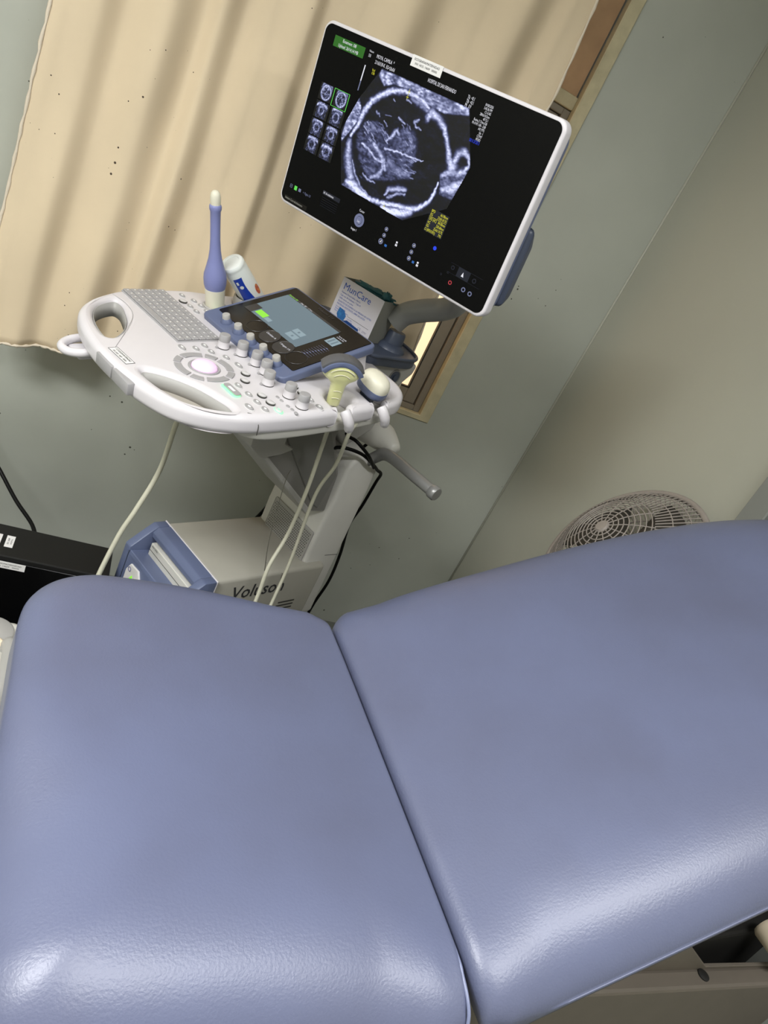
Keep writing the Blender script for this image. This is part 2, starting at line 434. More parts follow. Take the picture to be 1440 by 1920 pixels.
# ------------------------------------------------------------------ examination table
BED = empty('examination_table', (.541, .318, 0), R(6.45))
tag(BED, 'blue vinyl examination table with raised backrest filling the foreground', 'examination table')
def pad_mesh(outline, top, thick, r_seam, r_near, r_far, crown=.006):
    """outline: closed (x,y) list whose x~0 stretch is the seam edge; upholstered cushion with rolled edges"""
    P = [Vector(p) for p in outline]; n = len(P)
    if sum(P[i].x*P[(i+1) % n].y - P[(i+1) % n].x*P[i].y for i in range(n)) < 0: P.reverse()
    segs = [(P[i], P[(i+1) % n]) for i in range(n) if not (abs(P[i].x) < .004 and abs(P[(i+1) % n].x) < .004)]
    A = np.array([[*a] for a, b_ in segs]); B = np.array([[*b_] for a, b_ in segs]); D = B-A; L2 = (D**2).sum(1)+1e-12
    def dist(q):
        t = np.clip(((q-A)*D).sum(1)/L2, 0, 1); return float(np.sqrt((((A+t[:, None]*D)-q)**2).sum(1).min()))
    def roll(d, r): return 0. if d >= r else r*(1-math.sqrt(max(0., 1-(1-d/r)**2)))
    c = Vector(((min(p.x for p in P)+max(p.x for p in P))/2, (min(p.y for p in P)+max(p.y for p in P))/2))
    span = max(abs(p.x) for p in P)
    fl = [0, .001, .003, .007, .013, .021, .032, .046, .062, .08, .102, .128, .158, .192, .23, .28, .34, .41, .49, .58, .68, .79, .90]
    bm = bmesh.new(); rings = []
    def H(q):
        d, ds = dist(np.array(q)), abs(q.x)
        k_ = min(1., max(0., (q.y-.22)/.25)); r_side = r_near+(r_far-r_near)*k_*k_*(3-2*k_)
        rs = r_side*(1. if ds > .10 else .55+.45*ds/.10)
        bulge = crown*min(1, d/.18)*min(1, .4+ds/.25)
        return top - min(roll(d, rs)*.54 + roll(ds, r_seam), thick*.72) + bulge
    rings.append([bm.verts.new((*p.lerp(c, .04), top-thick)) for p in P])
    rings.append([bm.verts.new((*p.lerp(c, .008), top-thick+.004)) for p in P])
    rings.append([bm.verts.new((*p, top-thick+.018)) for p in P])
    for f in fl: rings.append([bm.verts.new((*(q := p.lerp(c, f)), H(q))) for p in P])
    for a_, b_ in zip(rings, rings[1:]):
        for i in range(n): bm.faces.new((a_[i], a_[(i+1) % n], b_[(i+1) % n], b_[i]))
    vc = bm.verts.new((*c, H(c)))
    for i in range(n): bm.faces.new((rings[-1][i], rings[-1][(i+1) % n], vc))
    bm.faces.new(rings[0][::-1])
    return bm_mesh(bm)
def dense(pts, step=.012):
    out = []
    for p, q in zip(pts, pts[1:]+pts[:1]):
        p, q = Vector(p), Vector(q); k = max(1, int((q-p).length/step))
        out += [p.lerp(q, j/k) for j in range(k)]
    return out
# seat cushion (flat), seam side at x=0
out = [(-.001, .0), (-.001, .64)]
out += [(-.03, .662), (-.12, .678), (-.25, .692), (-.36, .693)]
out += [(-.405, .686), (-.446, .664), (-.474, .628), (-.487, .58), (-.491, .48), (-.497, .30), (-.500, .15), (-.497, .11), (-.480, .072), (-.445, .046), (-.39, .034), (-.25, .024), (-.12, .006), (-.03, -.008)]
seat_out = dense([(-.001, .0), (-.001, .64)] + [(p.x, p.y) for p in cr([(*p, 0) for p in out[2:]], 5)])
link('seat_cushion', pad_mesh(seat_out, .72, .10, .008, .15, .055), 'vinyl_blue', BED, smooth=180)
# raised backrest cushion, hinged on the seam
out = [(.03, .668), (.15, .688), (.35, .694), (.52, .694), (.68, .684), (.84, .658), (.96, .610), (1.04, .53), (1.075, .43), (1.08, .30), (1.06, .18), (1.0, .09), (.92, .045), (.80, .020), (.65, .008), (.45, .002), (.25, -.003), (.10, -.006), (.03, -.008)]
back_out = dense([(.001, .64)] + [(p.x, p.y) for p in cr([(*p, 0) for p in out], 5)] + [(.001, .0)])
BR_ = Matrix.Translation((0, 0, .72)) @ Matrix.Rotation(R(-29), 4, 'Y')
link('backrest_cushion', pad_mesh(back_out, 0, .085, .022, .13, .11), 'vinyl_blue', BED, mtx=BR_, smooth=180)
link('piping', tube_mesh([(-.003, .615, .700), (-.003, .59, .711), (-.003, .56, .7165), (-.003, .35, .7175), (-.003, .09, .7165), (-.003, .04, .711), (-.003, .012, .700), (-.003, -.001, .684), (.004, -.006, .672)], .0022, 8, 6), 'vinyl_piping', BED, smooth=180)
# backrest board, frame with its dark fill, and pedestal below
link('backrest_board', box_mesh((.03, .02, -.118), (.98, .62, -.097), .004), 'table_dark', BED, mtx=BR_)
link('seat_board', box_mesh((-.43, .09, .600), (-.01, .62, .6195), .004), 'table_dark', BED)
bm = bmesh.new()
add_box(bm, (-.42, .09, .44), (.95, .58, .585), .006); link('frame_dark_fill', bm_mesh(bm), 'table_dark', BED)  # near-black block, enlarged to put shade into the opening above the rail
# side rail seen under the backrest, with an upright web plate along its inner edge
RL = Matrix.Translation((.338, .053, 0)) @ Matrix.Rotation(R(-5.5), 4, 'Z')
link('side_rail', box_mesh((-.70, 0, .40), (.60, .032, .560), .006), 'table_metal', BED, mtx=RL)
link('rail_web', prism_mesh([(-.33, .555), (-.33, .585), (-.1, .625), (.06, .690), (.105, .672), (.175, .622), (.255, .566), (.60, .562), (.60, .555)], 'y', .030, .036, .001, 1), 'table_metal', BED, mtx=RL)
link('bolt', lathe_mesh([(.010, .559), (.010, .562), (.007, .5635), (.001, .5635)], 16), 'table_dark', BED, mtx=RL @ Matrix.Translation((.245, .020, 0)), smooth=40)
me = lathe_mesh([(.001, -.032), (.018, -.032), (.022, -.026), (.022, .026), (.018, .032), (.001, .032)], 24); me.transform(Matrix.Rotation(R(90), 4, 'X'))
link('roller_knob', me, 'hose_cream', BED, loc=(.742, .055, .612), smooth=40)
link('pedestal', box_mesh((-.15, .16, .06), (.45, .48, .50), .03, 3), 'table_metal', BED, smooth=40)
link('foot_plate', box_mesh((-.38, .06, FZ), (.75, .58, .06), .02, 3), 'table_metal', BED, smooth=40)

# ------------------------------------------------------------------ ultrasound machine
US = empty('ultrasound_machine', (.189, 1.419, 0), R(-59))
tag(US, 'white and slate-blue ultrasound machine with a lit monitor in front of the curtain', 'ultrasound machine')
CON = Matrix.Translation((0, 0, .92)) @ Matrix.Rotation(R(10), 4, 'X')
XR = lambda pts: [(p[0], p[1]) for p in cr([(*p, 0) for p in pts], 5, True)]

# console deck with two hand openings and two cable notches
half = [(-.380, .17), (-.381, .08), (-.374, .01), (-.352, -.045), (-.318, -.098), (-.272, -.138), (-.21, -.162), (-.14, -.174), (-.08, -.177)]
right = [(-.02, -.174), (.05, -.162), (.112, -.138), (.155, -.098), (.184, -.045), (.198, .01), (.205, .08), (.208, .15), (.207, .190)]
nt1 = [(.204, .198), (.165, .202), (.138, .214), (.126, .238), (.132, .262), (.155, .272), (.176, .262), (.184, .240), (.204, .236)]
mid = [(.209, .246), (.209, .28), (.207, .300)]
nt2 = [(.203, .308), (.165, .312), (.140, .322), (.128, .345), (.134, .366), (.155, .376), (.175, .367), (.183, .348), (.203, .344)]
back = [(.206, .356), (.195, .40), (.160, .440), (.10, .458), (-.05, .462), (-.2, .455), (-.29, .43), (-.338, .38), (-.352, .30), (-.362, .24)]
outline = half + right + nt1 + mid + nt2 + back
hole = [(-.322, -.040), (-.302, -.082), (-.262, -.112), (-.205, -.130), (-.155, -.134), (-.150, -.118), (-.178, -.085), (-.222, -.055), (-.275, -.036), (-.305, -.030)]
holeR = [(-.158-x, y) for x, y in hole][::-1]
tv_hole, gel_hole = circ(-.285, .203, .027), circ(-.292, .300, .034)
deck = plate_mesh([XR(outline), XR(hole), XR(holeR), tv_hole, gel_hole], .021, .014, 4)
deck.transform(Matrix.Translation((0, 0, -.021)))
CD = link('console', deck, 'plastic_white', US, mtx=CON, smooth=50)
# lower shell of the console
lo = [(-.335, .16), (-.335, .05), (-.28, -.005), (-.18, -.035), (-.05, -.035), (.06, -.010), (.15, -.010), (.185, .02), (.195, .08), (.197, .18), (.195, .30), (.183, .38), (.145, .42), (.09, .435), (-.05, .44), (-.2, .43), (-.28, .41), (-.315, .36), (-.33, .28)]
sh = plate_mesh([XR(lo)], .012, .006, 2); sh.transform(Matrix.Translation((0, 0, -.050)))
link('console_shell', sh, 'plastic_offwhite', CD, smooth=50)
def band_mesh(pts, z0, z1):
    bm = bmesh.new(); n = len(pts)
    a = [bm.verts.new((p[0], p[1], z0)) for p in pts]; b = [bm.verts.new((p[0], p[1], z1)) for p in pts]
    for i in range(n): bm.faces.new((a[i], a[(i+1) % n], b[(i+1) % n], b[i]))
    return bm_mesh(bm)
def grow(pts, d):
    n = len(pts); out = []
    for i in range(n):
        t = (Vector(pts[(i+1) % n])-Vector(pts[i-1])).normalized(); out.append((pts[i][0]-t.y*d, pts[i][1]+t.x*d))
    return out
for hp in (XR(hole), XR(holeR)):
    A2 = sum(hp[i][0]*hp[(i+1) % len(hp)][1]-hp[(i+1) % len(hp)][0]*hp[i][1] for i in range(len(hp)))
    lp = grow(hp, .0006 if A2 > 0 else -.0006)
    gl_ = link('grip_liner', band_mesh(lp, -.0415, -.008), 'liner_grey', CD, smooth=180)
    sd = gl_.modifiers.new('t', 'SOLIDIFY'); sd.thickness = .001
link('grip_floor', (lambda m: (m.transform(Matrix.Translation((0, 0, -.0385))), m)[1])(plate_mesh([grow(XR(holeR), -.0008 if sum(XR(holeR)[i][0]*XR(holeR)[(i+1) % 50][1]-XR(holeR)[(i+1) % 50][0]*XR(holeR)[i][1] for i in range(50)) > 0 else .0008)], .0015)), 'liner_beige', CD)
# seam lines on the deck
link('deck_seam', tube_mesh([(.1775, -.012, .0002), (.182, -.004, -.001), (.190, .002, -.006), (.1978, .0045, -.02), (.1978, .005, -.04)], .0008, 5, 4), 'vent_dark', CD)
link('deck_seam', tube_mesh([(-.345, -.03, .0002), (-.3, -.022, .0004), (-.24, -.034, .0004), (-.17, -.083, .0004), (-.09, -.148, .0002)], .0006, 5, 4), 'key_grey', CD)
# grip switches on the front bar
for x0, x1 in ((-.098, -.034), (-.031, .033)):
    bm = bmesh.new(); add_box(bm, (x0, -.1795, -.031), (x1, -.164, -.006), .003, 2)
    link('grip_switch', bm_mesh(bm), 'key_grey', CD, smooth=40)
st = link('asset_sticker', box_mesh((-.104, -.1545, -.0004), (-.038, -.1355, .0008), .0002, 1), 'paper_white', CD, rot=(0, 0, R(3)))
st.location = (0, .003, 0)
def sticker_rows(x0, x1, y0, y1):
    w_, h_ = x1-x0, y1-y0
    return [('ECOGRAFIA/MATERNIDAD', x0+w_*.5, y0+h_*.70, h_*.36, 'CENTER', w_*.92/(h_*.36*12.6)),
            ('INV. HOS. 14609   00000', x0+w_*.5, y0+h_*.27, h_*.34, 'CENTER', w_*.85/(h_*.34*11.5))]
link('sticker_border', plate_mesh([[(-.1045, -.155), (-.0375, -.155), (-.0375, -.135), (-.1045, -.135)], [(-.1037, -.1542), (-.0383, -.1542), (-.0383, -.1358), (-.1037, -.1358)]], .0002), 'ink_black', CD, loc=(0, .003, .0009), rot=(0, 0, R(3)))
link('sticker_lettering', lines_mesh(sticker_rows(-.102, -.040, -.1545, -.1355)), 'ink_black', CD, loc=(0, .003, .0012), rot=(0, 0, R(3)))
# hook under the left of the console
bm = bmesh.new()
add_tube(bm, cr([(-.16, -.135, -.04), (-.165, -.175, -.046), (-.185, -.196, -.050), (-.21, -.196, -.050), (-.232, -.17, -.05), (-.235, -.13, -.046)], 5), .009, 10)
add_box(bm, (-.225, -.18, -.062), (-.165, -.12, -.054), .004)
link('cable_hook', bm_mesh(bm), 'plastic_white', CD, smooth=50)

# trackball and its ring of keys
link('trackball_ring', lathe_mesh([(.0275, -.002), (.0275, .0015), (.0315, .0025), (.0330, .0005), (.0330, -.002)], 40), 'key_grey', CD, smooth=50)
link('trackball', lathe_mesh([(.027, -.001), (.0262, .004), (.0225, .0085), (.0165, .0118), (.009, .0136), (.002, .0142)], 36), 'trackball_glow', CD, smooth=180)
def arc_key(a0, a1, r0, r1, h=.0028):
    n = max(4, int((a1-a0)/5)); pts = []
    for k in range(n+1): a = R(a0+(a1-a0)*k/n); pts.append((r1*math.cos(a), r1*math.sin(a)))
    for k in range(n, -1, -1): a = R(a0+(a1-a0)*k/n); pts.append((r0*math.cos(a), r0*math.sin(a)))
    me = plate_mesh([pts], h/2, .0009, 1); me.transform(Matrix.Translation((0, 0, h/2))); return me
kl, ks = arc_key(-25, 25, .0455, .0605), arc_key(-13, 13, .0475, .0615)
for k in range(4):
    link('ring_key', kl, 'key_grey', CD, rot=(0, 0, R(90*k)), smooth=40)
    link('ring_key', ks, 'key_grey', CD, rot=(0, 0, R(90*k+45)), smooth=40)

# push buttons: oval body, pale collar and pale legend
def button(sx, sy, ring='round'):
    bm = bmesh.new()
    add_lathe(bm, [(.0125, -.001), (.0125, .0006), (.0110, .0009)], 20, sx, sy, [1, 1])
    add_lathe(bm, [(.0098, .0004), (.0098, .0024), (.0088, .0032), (.0040, .0032)], 20, sx, sy, [0, 0, 0])
    add_lathe(bm, [(.0038, .0030), (.0036, .0036), (.0001, .0036)], 12, sx, sy, [2, 2])
    return bm_mesh(bm)
b_oval, b_round, b_wide = button(1.0, .62), button(.92, .80), button(1.25, .62)
def round_big():
    bm = bmesh.new()
    add_lathe(bm, [(.0108, -.001), (.0110, .0026), (.0100, .0036), (.0088, .0034), (.0080, .0038), (.0002, .0038)], 22, 1, .85, [3, 3, 1, 0, 1])
    return bm_mesh(bm)
b_ring = round_big()
BM = ['key_grey', 'key_light', 'key_legend', 'vent_dark']
ovals = [(-.342, .142), (-.312, .157), (-.283, .130), (-.285, .160), (-.254, .130), (-.255, .158), (-.078, .026), (-.089, .053), (-.061, .053), (-.034, .073),
         (.080, .030), (.116, .031), (.146, .031), (.174, .031), (.159, .157), (.188, .158)]
wides = [(-.085, -.003), (.002, .081), (.160, .003)]
rings = [(-.309, .126), (.038, .075), (.065, .056), (.125, .057), (.154, .058), (.103, .154), (.131, .155)]
for me, pts in ((b_oval, ovals), (b_wide, wides), (b_ring, rings)):
    for x, y in pts:
        link('push_button', me, BM, CD, loc=(x, y, 0), smooth=40)
gb = button(1.0, .62)
for x, y, s in ((-.255, .187, 1.), (.182, .058, 1.)):
    link('push_button', gb, ['key_light', 'lit_green', 'lit_green'], CD, loc=(x, y, 0), smooth=40)
bm = bmesh.new()
pl = plate_mesh([rrect(-.026, .026, -.0095, .0095, .007)], .0012, .0004, 1); bm.from_mesh(pl)
for f in bm.faces: f.material_index = 1
n0 = len(bm.faces); pl = plate_mesh([rrect(-.023, .024, -.006, .0095, .005)], .0012, .0006, 1); pl.transform(Matrix.Translation((0, .0008, .003))); bm.from_mesh(pl)
bm.faces.ensure_lookup_table()
for f in bm.faces[n0:]: f.material_index = 0
n0 = len(bm.faces); pl = plate_mesh([rrect(-.010, .010, -.0022, .0036, .001)], .0003); pl.transform(Matrix.Translation((0, .0008, .0044))); bm.from_mesh(pl)
bm.faces.ensure_lookup_table()
for f in bm.faces[n0:]: f.material_index = 2
me = bpy.data.meshes.new('freeze'); bm.to_mesh(me); bm.free()
link('freeze_button', me, ['key_grey', 'lit_green', 'key_legend'], CD, loc=(.096, .002, .001), smooth=40)
dot = lathe_mesh([(.0052, -.001), (.005, .0012), (.0042, .0018), (.0003, .0018)], 14, 1, .7)
for x, y in ((.135, .089), (.149, .089), (.171, .089), (.185, .090), (.198, .090)):
    link('indicator_key', dot, 'key_grey', CD, loc=(x, y, 0), smooth=40)

# rotary knobs
def knob(r, h, fl):
    prof = [(fl, 0), (fl, .002), (r*1.05, .004), (r, .006), (r*.97, h*.52), (r*.99, h*.54), (r*.95, h*.95), (r*.86, h), (r*.4, h*1.01)]
    return lathe_mesh(prof, 24, mis=[2, 0, 0, 0, 1, 1, 1, 1])
kn = knob(.0125, .031, .0135)
for x, y in ((-.080, .094), (-.044, .118), (.001, .125), (.040, .123), (.083, .100), (.137, .116), (.180, .118)):
    link('rotary_knob', kn, ['plastic_white', 'key_grey', 'vent_dark'], CD, loc=(x, y, 0), smooth=45)
lever = box_mesh((-.003, -.019, 0), (.003, .019, .003), .001, 1)
for x, y in ((-.080, .094), (-.044, .118), (.001, .125), (.040, .123), (.083, .100)):
    link('knob_lever', lever, 'key_grey', CD, loc=(x, y, .0005))

# keyboard: tray and separate keys
KB = link('keyboard', box_mesh((-.366, .0, -.002), (-.110, .108, .0025), .0015, 1), 'key_grey', US, mtx=CON)
kw = .2535/14
key = box_mesh((-kw*.46, -.0078, 0), (kw*.46, .0078, .0038), .0012, 1)
space = box_mesh((-kw*3.0, -.0078, 0), (kw*3.0, .0078, .0038), .0012, 1)
leg = []
random.seed(5)
for r in range(6):
    y = .0105 + r*.0174
    c = 0
    while c < 14:
        x = -.3645 + kw*(c+.5)
        if r == 0 and c == 4:
            link('key', space, 'key_grey', KB, loc=(x+kw*2.5, y, .0025)); c += 6; continue
        link('key', key, 'key_grey', KB, loc=(x, y, .0025)); leg.append((x-.0022, x+.0018, y-.0016, y+.0022)); c += 1
lm = rects_mesh(leg)
link('key_legends', lm, 'key_legend', KB, loc=(0, 0, .0066))

# touch panel
TP = CON @ Matrix.Translation((-.073, .140, .014)) @ Matrix.Rotation(R(15), 4, 'X')
bm = bmesh.new()
pl = plate_mesh([rrect(-.160, .160, -.012, .254, .016)], .010, .004, 2); pl.transform(Matrix.Translation((0, 0, -.0095)))
TPo = link('touch_panel', pl, 'slate_blue', US, mtx=TP, smooth=45)
bm.free()
link('panel_wedge', prism_mesh([(.0, -.020), (.24, -.020), (.24, -.088), (.02, -.028)], 'x', -.14, .145, .006), 'plastic_white', TPo, smooth=40)
gl = plate_mesh([rrect(-.148, .148, .027, .247, .004)], .0012, .0005, 1); gl.transform(Matrix.Translation((0, 0, .0012)))
link('panel_glass', gl, 'glass_black', TPo)
def flat(name, rects, m, parent, z): return link(name, rects_mesh(rects), m, parent, loc=(0, 0, z))
dx = -.012
flat('panel_display', [(-.116+dx, .088+dx, .0855, .2085)], 'panel_blue', TPo, .0028)
flat('panel_display_edge', [(-.116+dx, .088+dx, .2085, .2145), (-.116+dx, -.09+dx, .0835, .118)], 'panel_dial', TPo, .0032)
flat('panel_tile', [(-.086+dx, -.052+dx, .093, .111)], 'panel_lime', TPo, .0034)
flat('panel_tile', [(-.050+dx, -.030+dx, .093, .105)], 'panel_pale', TPo, .0034)
flat('panel_tile', [(.026+dx, .060+dx, .119, .1355)], 'panel_pale', TPo, .0034)
flat('panel_tile', [(.028+dx, .062+dx, .0975, .115)], 'panel_pale', TPo, .0034)
flat('panel_tile', [(.098+dx, .128+dx, .157, .185)], 'panel_pale', TPo, .0034)
flat('panel_slider', [(.108+dx, .112+dx+.026, .086+k*.0068, .0866+k*.0068) for k in range(9)] + [(.116+dx+.0012*k, .122+dx+.0012*k, .0858+k*.0068, .0885+k*.0068) for k in range(9)], 'screen_grey', TPo, .0034)
for cx in (-.029, .022, .0745, .1235):
    if .02 < cx < .1:
        link('panel_dial', plate_mesh([circ(cx+dx, .062, .024, 28)], .0002), 'panel_dial', TPo, loc=(0, 0, .0030))
    link('panel_dial_outline', tube_mesh([(cx+dx+.0245*math.cos(R(a)), .062+.0245*math.sin(R(a)), 0) for a in range(0, 360, 10)], .0004, 4, closed=True), 'panel_dial', TPo, loc=(0, 0, .0030))
link('panel_lettering', lines_mesh([('Voluson S10', -.028+dx, .2345, .012, 'LEFT', 1.0)]), 'panel_dial', TPo, loc=(0, 0, .0034))
link('panel_lettering', lines_mesh([('Examen 08', -.113+dx, .2110, .0075, 'LEFT', 1.0)]), 'panel_lime', TPo, loc=(0, 0, .0036))
link('panel_lettering', lines_mesh([('Dat. 3D', -.066+dx, .2110, .0070, 'LEFT', 1.0), ('2 Trim.', -.036+dx, .211, .0055, 'LEFT', 1.0), ('Cambiar A', .022+dx, .066, .008, 'CENTER', 1.0), ('1 Imagen 1/4', .0745+dx, .066, .008, 'CENTER', .9),
     ('Fecha 04.08', .100+dx, .198, .0055, 'LEFT', 1.0), ('3:45:36 PM', .100+dx, .1915, .0055, 'LEFT', 1.0)]), 'screen_white', TPo, loc=(0, 0, .0036))
link('panel_glyphs', rects_mesh([(.040+dx, .046+dx, .124, .130), (.043+dx, .049+dx, .103, .109), (.104+dx, .110+dx, .160, .182), (.116+dx, .121+dx, .160, .182)]), 'panel_blue', TPo, loc=(0, 0, .0038))
bk = lathe_mesh([(.0135, 0), (.0135, .002), (.0110, .005), (.0098, .010), (.0090, .0105), (.0088, .0195), (.0080, .0205), (.003, .0208)], 24, mis=[0, 0, 0, 0, 1, 1, 1])
for k in range(5):
    link('panel_knob', bk, ['slate_blue', 'plastic_grey'], TPo, loc=(-.0915+.0497*k, .013, .0004), smooth=45)

# probe holder rims
link('holder_rim', lathe_mesh([(.0262, -.03), (.0262, .001), (.030, .0022), (.0325, .0002), (.0325, -.004)], 32), 'plastic_grey', CD, loc=(-.285, .203, 0), smooth=50)
link('holder_cup', lathe_mesh([(.034, -.05), (.033, .012), (.0345, .020), (.0385, .020), (.0395, .012), (.0375, -.05)], 32), 'plastic_grey', CD, loc=(-.292, .300, 0), smooth=50)
for cx, cy in ((.155, .237), (.157, .344)):
    bm = bmesh.new()
    add_tube(bm, cr([(cx+.052, cy-.022, -.004), (cx+.062, cy-.020, -.014), (cx+.066, cy-.012, -.030), (cx+.062, cy-.004, -.045)], 4), [.011, .012, .012, .012, .012, .012, .012, .012, .011, .011, .011, .010, .010], 10)
    link('cable_clip', bm_mesh(bm), 'plastic_white', CD, smooth=60)

# body below the console: support arm, column, base, rear parts
arm = [(.200, .875), (.440, .915), (.440, .786), (.515, .672), (.530, .545), (.455, .552), (.205, .742)]
link('support_arm', prism_mesh(arm, 'x', -.15, .030, .006), 'plastic_midgrey', US, smooth=30)
cover = [(.150, .845), (.262, .860), (.262, .770), (.300, .755), (.260, .738), (.205, .728), (.160, .760)]
link('arm_cover', prism_mesh(cover, 'x', -.17, .044, .006), 'plastic_grey', US, smooth=30)
link('arm_panel', prism_mesh([(.265, .785), (.415, .800), (.505, .672), (.490, .562), (.458, .580)], 'x', .026, .034, .002, 1), 'plastic_armgrey', US)
link('arm_strip', prism_mesh([(.205, .735), (.225, .735), (.468, .556), (.452, .545)], 'x', -.155, .036, .003, 1), 'plastic_grey', US)
col = [(.535, .16), (.525, .45), (.530, .60), (.525, .700), (.545, .738), (.600, .742), (.650, .700), (.655, .60), (.66, .42), (.668, .16)]
link('column', prism_mesh(col, 'x', -.185, .046, .012, 3), 'column_pale', US, smooth=40)
link('column_seam', tube_mesh([(.0462, .60, .395), (.0462, .655, .392)], .0008, 5), 'vent_dark', US)
VT = link('vent_panel', box_mesh((-.150, .5215, .345), (.034, .526, .475), .004, 2), 'plastic_grey', US)
bm = bmesh.new()
for i in range(26):
    for j in range(16):
        if (i < 7 and j > 12 and False): continue
        x = -.142 + i*.0066 + (.0033 if j % 2 else 0); z = .352 + j*.0074
        bmesh.ops.create_circle(bm, cap_ends=True, segments=6, radius=.0019, matrix=Matrix.Translation((x, .5210, z)) @ Matrix.Rotation(R(90), 4, 'X'))
vh = link('vent_holes', bm_mesh(bm), 'vent_dark', VT); vh['kind'] = 'stuff'
# base
link('base_housing', box_mesh((-.190, .206, .09), (.067, .60, .375), .012, 3), 'base_putty', US, smooth=40)
link('base_seam', tube_mesh([(.02, .40, .3752), (.0672, .43, .368), (.0676, .44, .30)], .0007, 5), 'vent_dark', US)
fas = [(.207, .377), (.170, .377), (.150, .360), (.105, .318), (.105, .09), (.207, .09)]
bm = bmesh.new()
for x0, x1 in ((-.194, -.168), (.045, .071)): add_prism(bm, fas, 'x', x0, x1, .004, 2)
add_prism(bm, [(.207, .377), (.170, .377), (.156, .362), (.160, .345), (.207, .345)], 'x', -.168, .045, .002, 1)
add_prism(bm, [(.105, .300), (.108, .31), (.207, .300), (.207, .09), (.105, .09)], 'x', -.168, .045, .002, 1)
FA = link('front_fascia', bm_mesh(bm), 'slate_blue', US, smooth=30)
link('fascia_lip', box_mesh((-.1945, .2040, .10), (.0715, .2085, .3785), .0018, 2), 'plastic_white', FA)
dv = link('disc_drive', box_mesh((-.150, .150, .302), (.036, .206, .342), .002, 1), 'plastic_offwhite', FA)
link('drive_lettering', (lambda m: (m.transform(Matrix.Rotation(R(90), 4, 'X')), m)[1])(text_mesh('RW DVD', .007)), 'text_dark', FA, loc=(-.142, .1492, .335))
link('drive_seam', box_mesh((-.148, .1494, .321), (.034, .1502, .3222)), 'vent_dark', FA)
link('fascia_seam', tube_mesh([(-.168, .1045, .309), (-.168, .1045, .12)], .001, 5), 'slate_dark', FA)
link('warning_plate', prism_mesh([(-.150, .20), (-.150, .262), (-.138, .287), (-.100, .290), (-.075, .255), (-.075, .20)], 'y', .100, .1055, .001, 1), 'paper_white', FA)
link('warning_mark', prism_mesh([(-.128, .245), (-.118, .264), (-.106, .245)], 'y', .0990, .1002), 'panel_lime', FA)
link('warning_ring', (lambda m: (m.transform(Matrix.Rotation(R(90), 4, 'X')), m)[1])(tube_mesh([(.006*math.cos(R(a)), .006*math.sin(R(a)), 0) for a in range(0, 360, 20)], .0012, 5, closed=True)), 'ink_grey', FA, loc=(-.135, .0992, .272))
tx = text_mesh('Voluson', .062, bold=.0006, xs=.92); tx.transform(Matrix.Rotation(R(90), 4, 'X')); tx.transform(Matrix.Rotation(R(90), 4, 'Z'))
link('side_lettering', tx, 'text_dark', US, loc=(.0678, .272, .322))
bm = bmesh.new()
for k in range(8): add_box(bm, (.066, .440+.004*k, .165+.0125*k), (.0682, .530, .1695+.0125*k))
lv = link('side_louvres', bm_mesh(bm), 'vent_dark', US)
wheel = lathe_mesh([(.02, -.018), (.046, -.018), (.050, -.012), (.050, .012), (.046, .018), (.02, .018)], 24); wheel.transform(Matrix.Rotation(R(90), 4, 'Y'))
fork = box_mesh((-.022, -.02, .03), (.022, .02, .10), .008)
for x, y in ((-.16, .16), (.04, .16), (-.16, .60), (.04, .60)):
    cs = link('caster', fork, 'plastic_midgrey', US, loc=(x, y, FZ), smooth=40)
    link('wheel', wheel, 'black_rubber', cs, loc=(0, 0, .05), smooth=40)
link('chassis', box_mesh((-.195, .105, .0), (.07, .67, .10), .01), 'plastic_midgrey', US, smooth=40)
# rear head under the tray, with a connector socket
head = [(.36, .955), (.44, 1.004), (.66, 1.004), (.655, .975), (.62, .935), (.60, .80), (.52, .74), (.44, .80), (.40, .90)]
link('rear_head', prism_mesh(head, 'x', -.20, .005, .010, 3), 'plastic_grey', US, smooth=40)
sk = lathe_mesh([(.017, -.002), (.018, .001), (.0215, .0012), (.0225, -.002)], 28); sk.transform(Matrix.Rotation(R(90), 4, 'Y'))
so = link('socket_ring', sk, 'plastic_midgrey', US, loc=(.006, .583, .962), smooth=50)
sk = lathe_mesh([(.0165, -.004), (.0165, .0008), (.008, .0006), (.0075, .004), (.001, .004)], 24); sk.transform(Matrix.Rotation(R(90), 4, 'Y'))
link('socket', sk, 'slate_dark', so, smooth=50)
# tray with a rim behind the touch panel
tr = XR([(.02, .425), (.028, .50), (.020, .60), (-.012, .655), (-.08, .685), (-.16, .69), (-.25, .675), (-.315, .62), (-.325, .54), (-.30, .46), (-.24, .42), (-.1, .41)])
pl = plate_mesh([tr], .012, .004, 2); pl.transform(Matrix.Translation((0, 0, 1.006)))
TR = link('tray', pl, 'slate_dark', US, smooth=45)
link('tray_rim', tube_mesh([(x, y, 1.020) for x, y in tr], .005, 8, closed=True), 'slate_dark', TR, smooth=180)
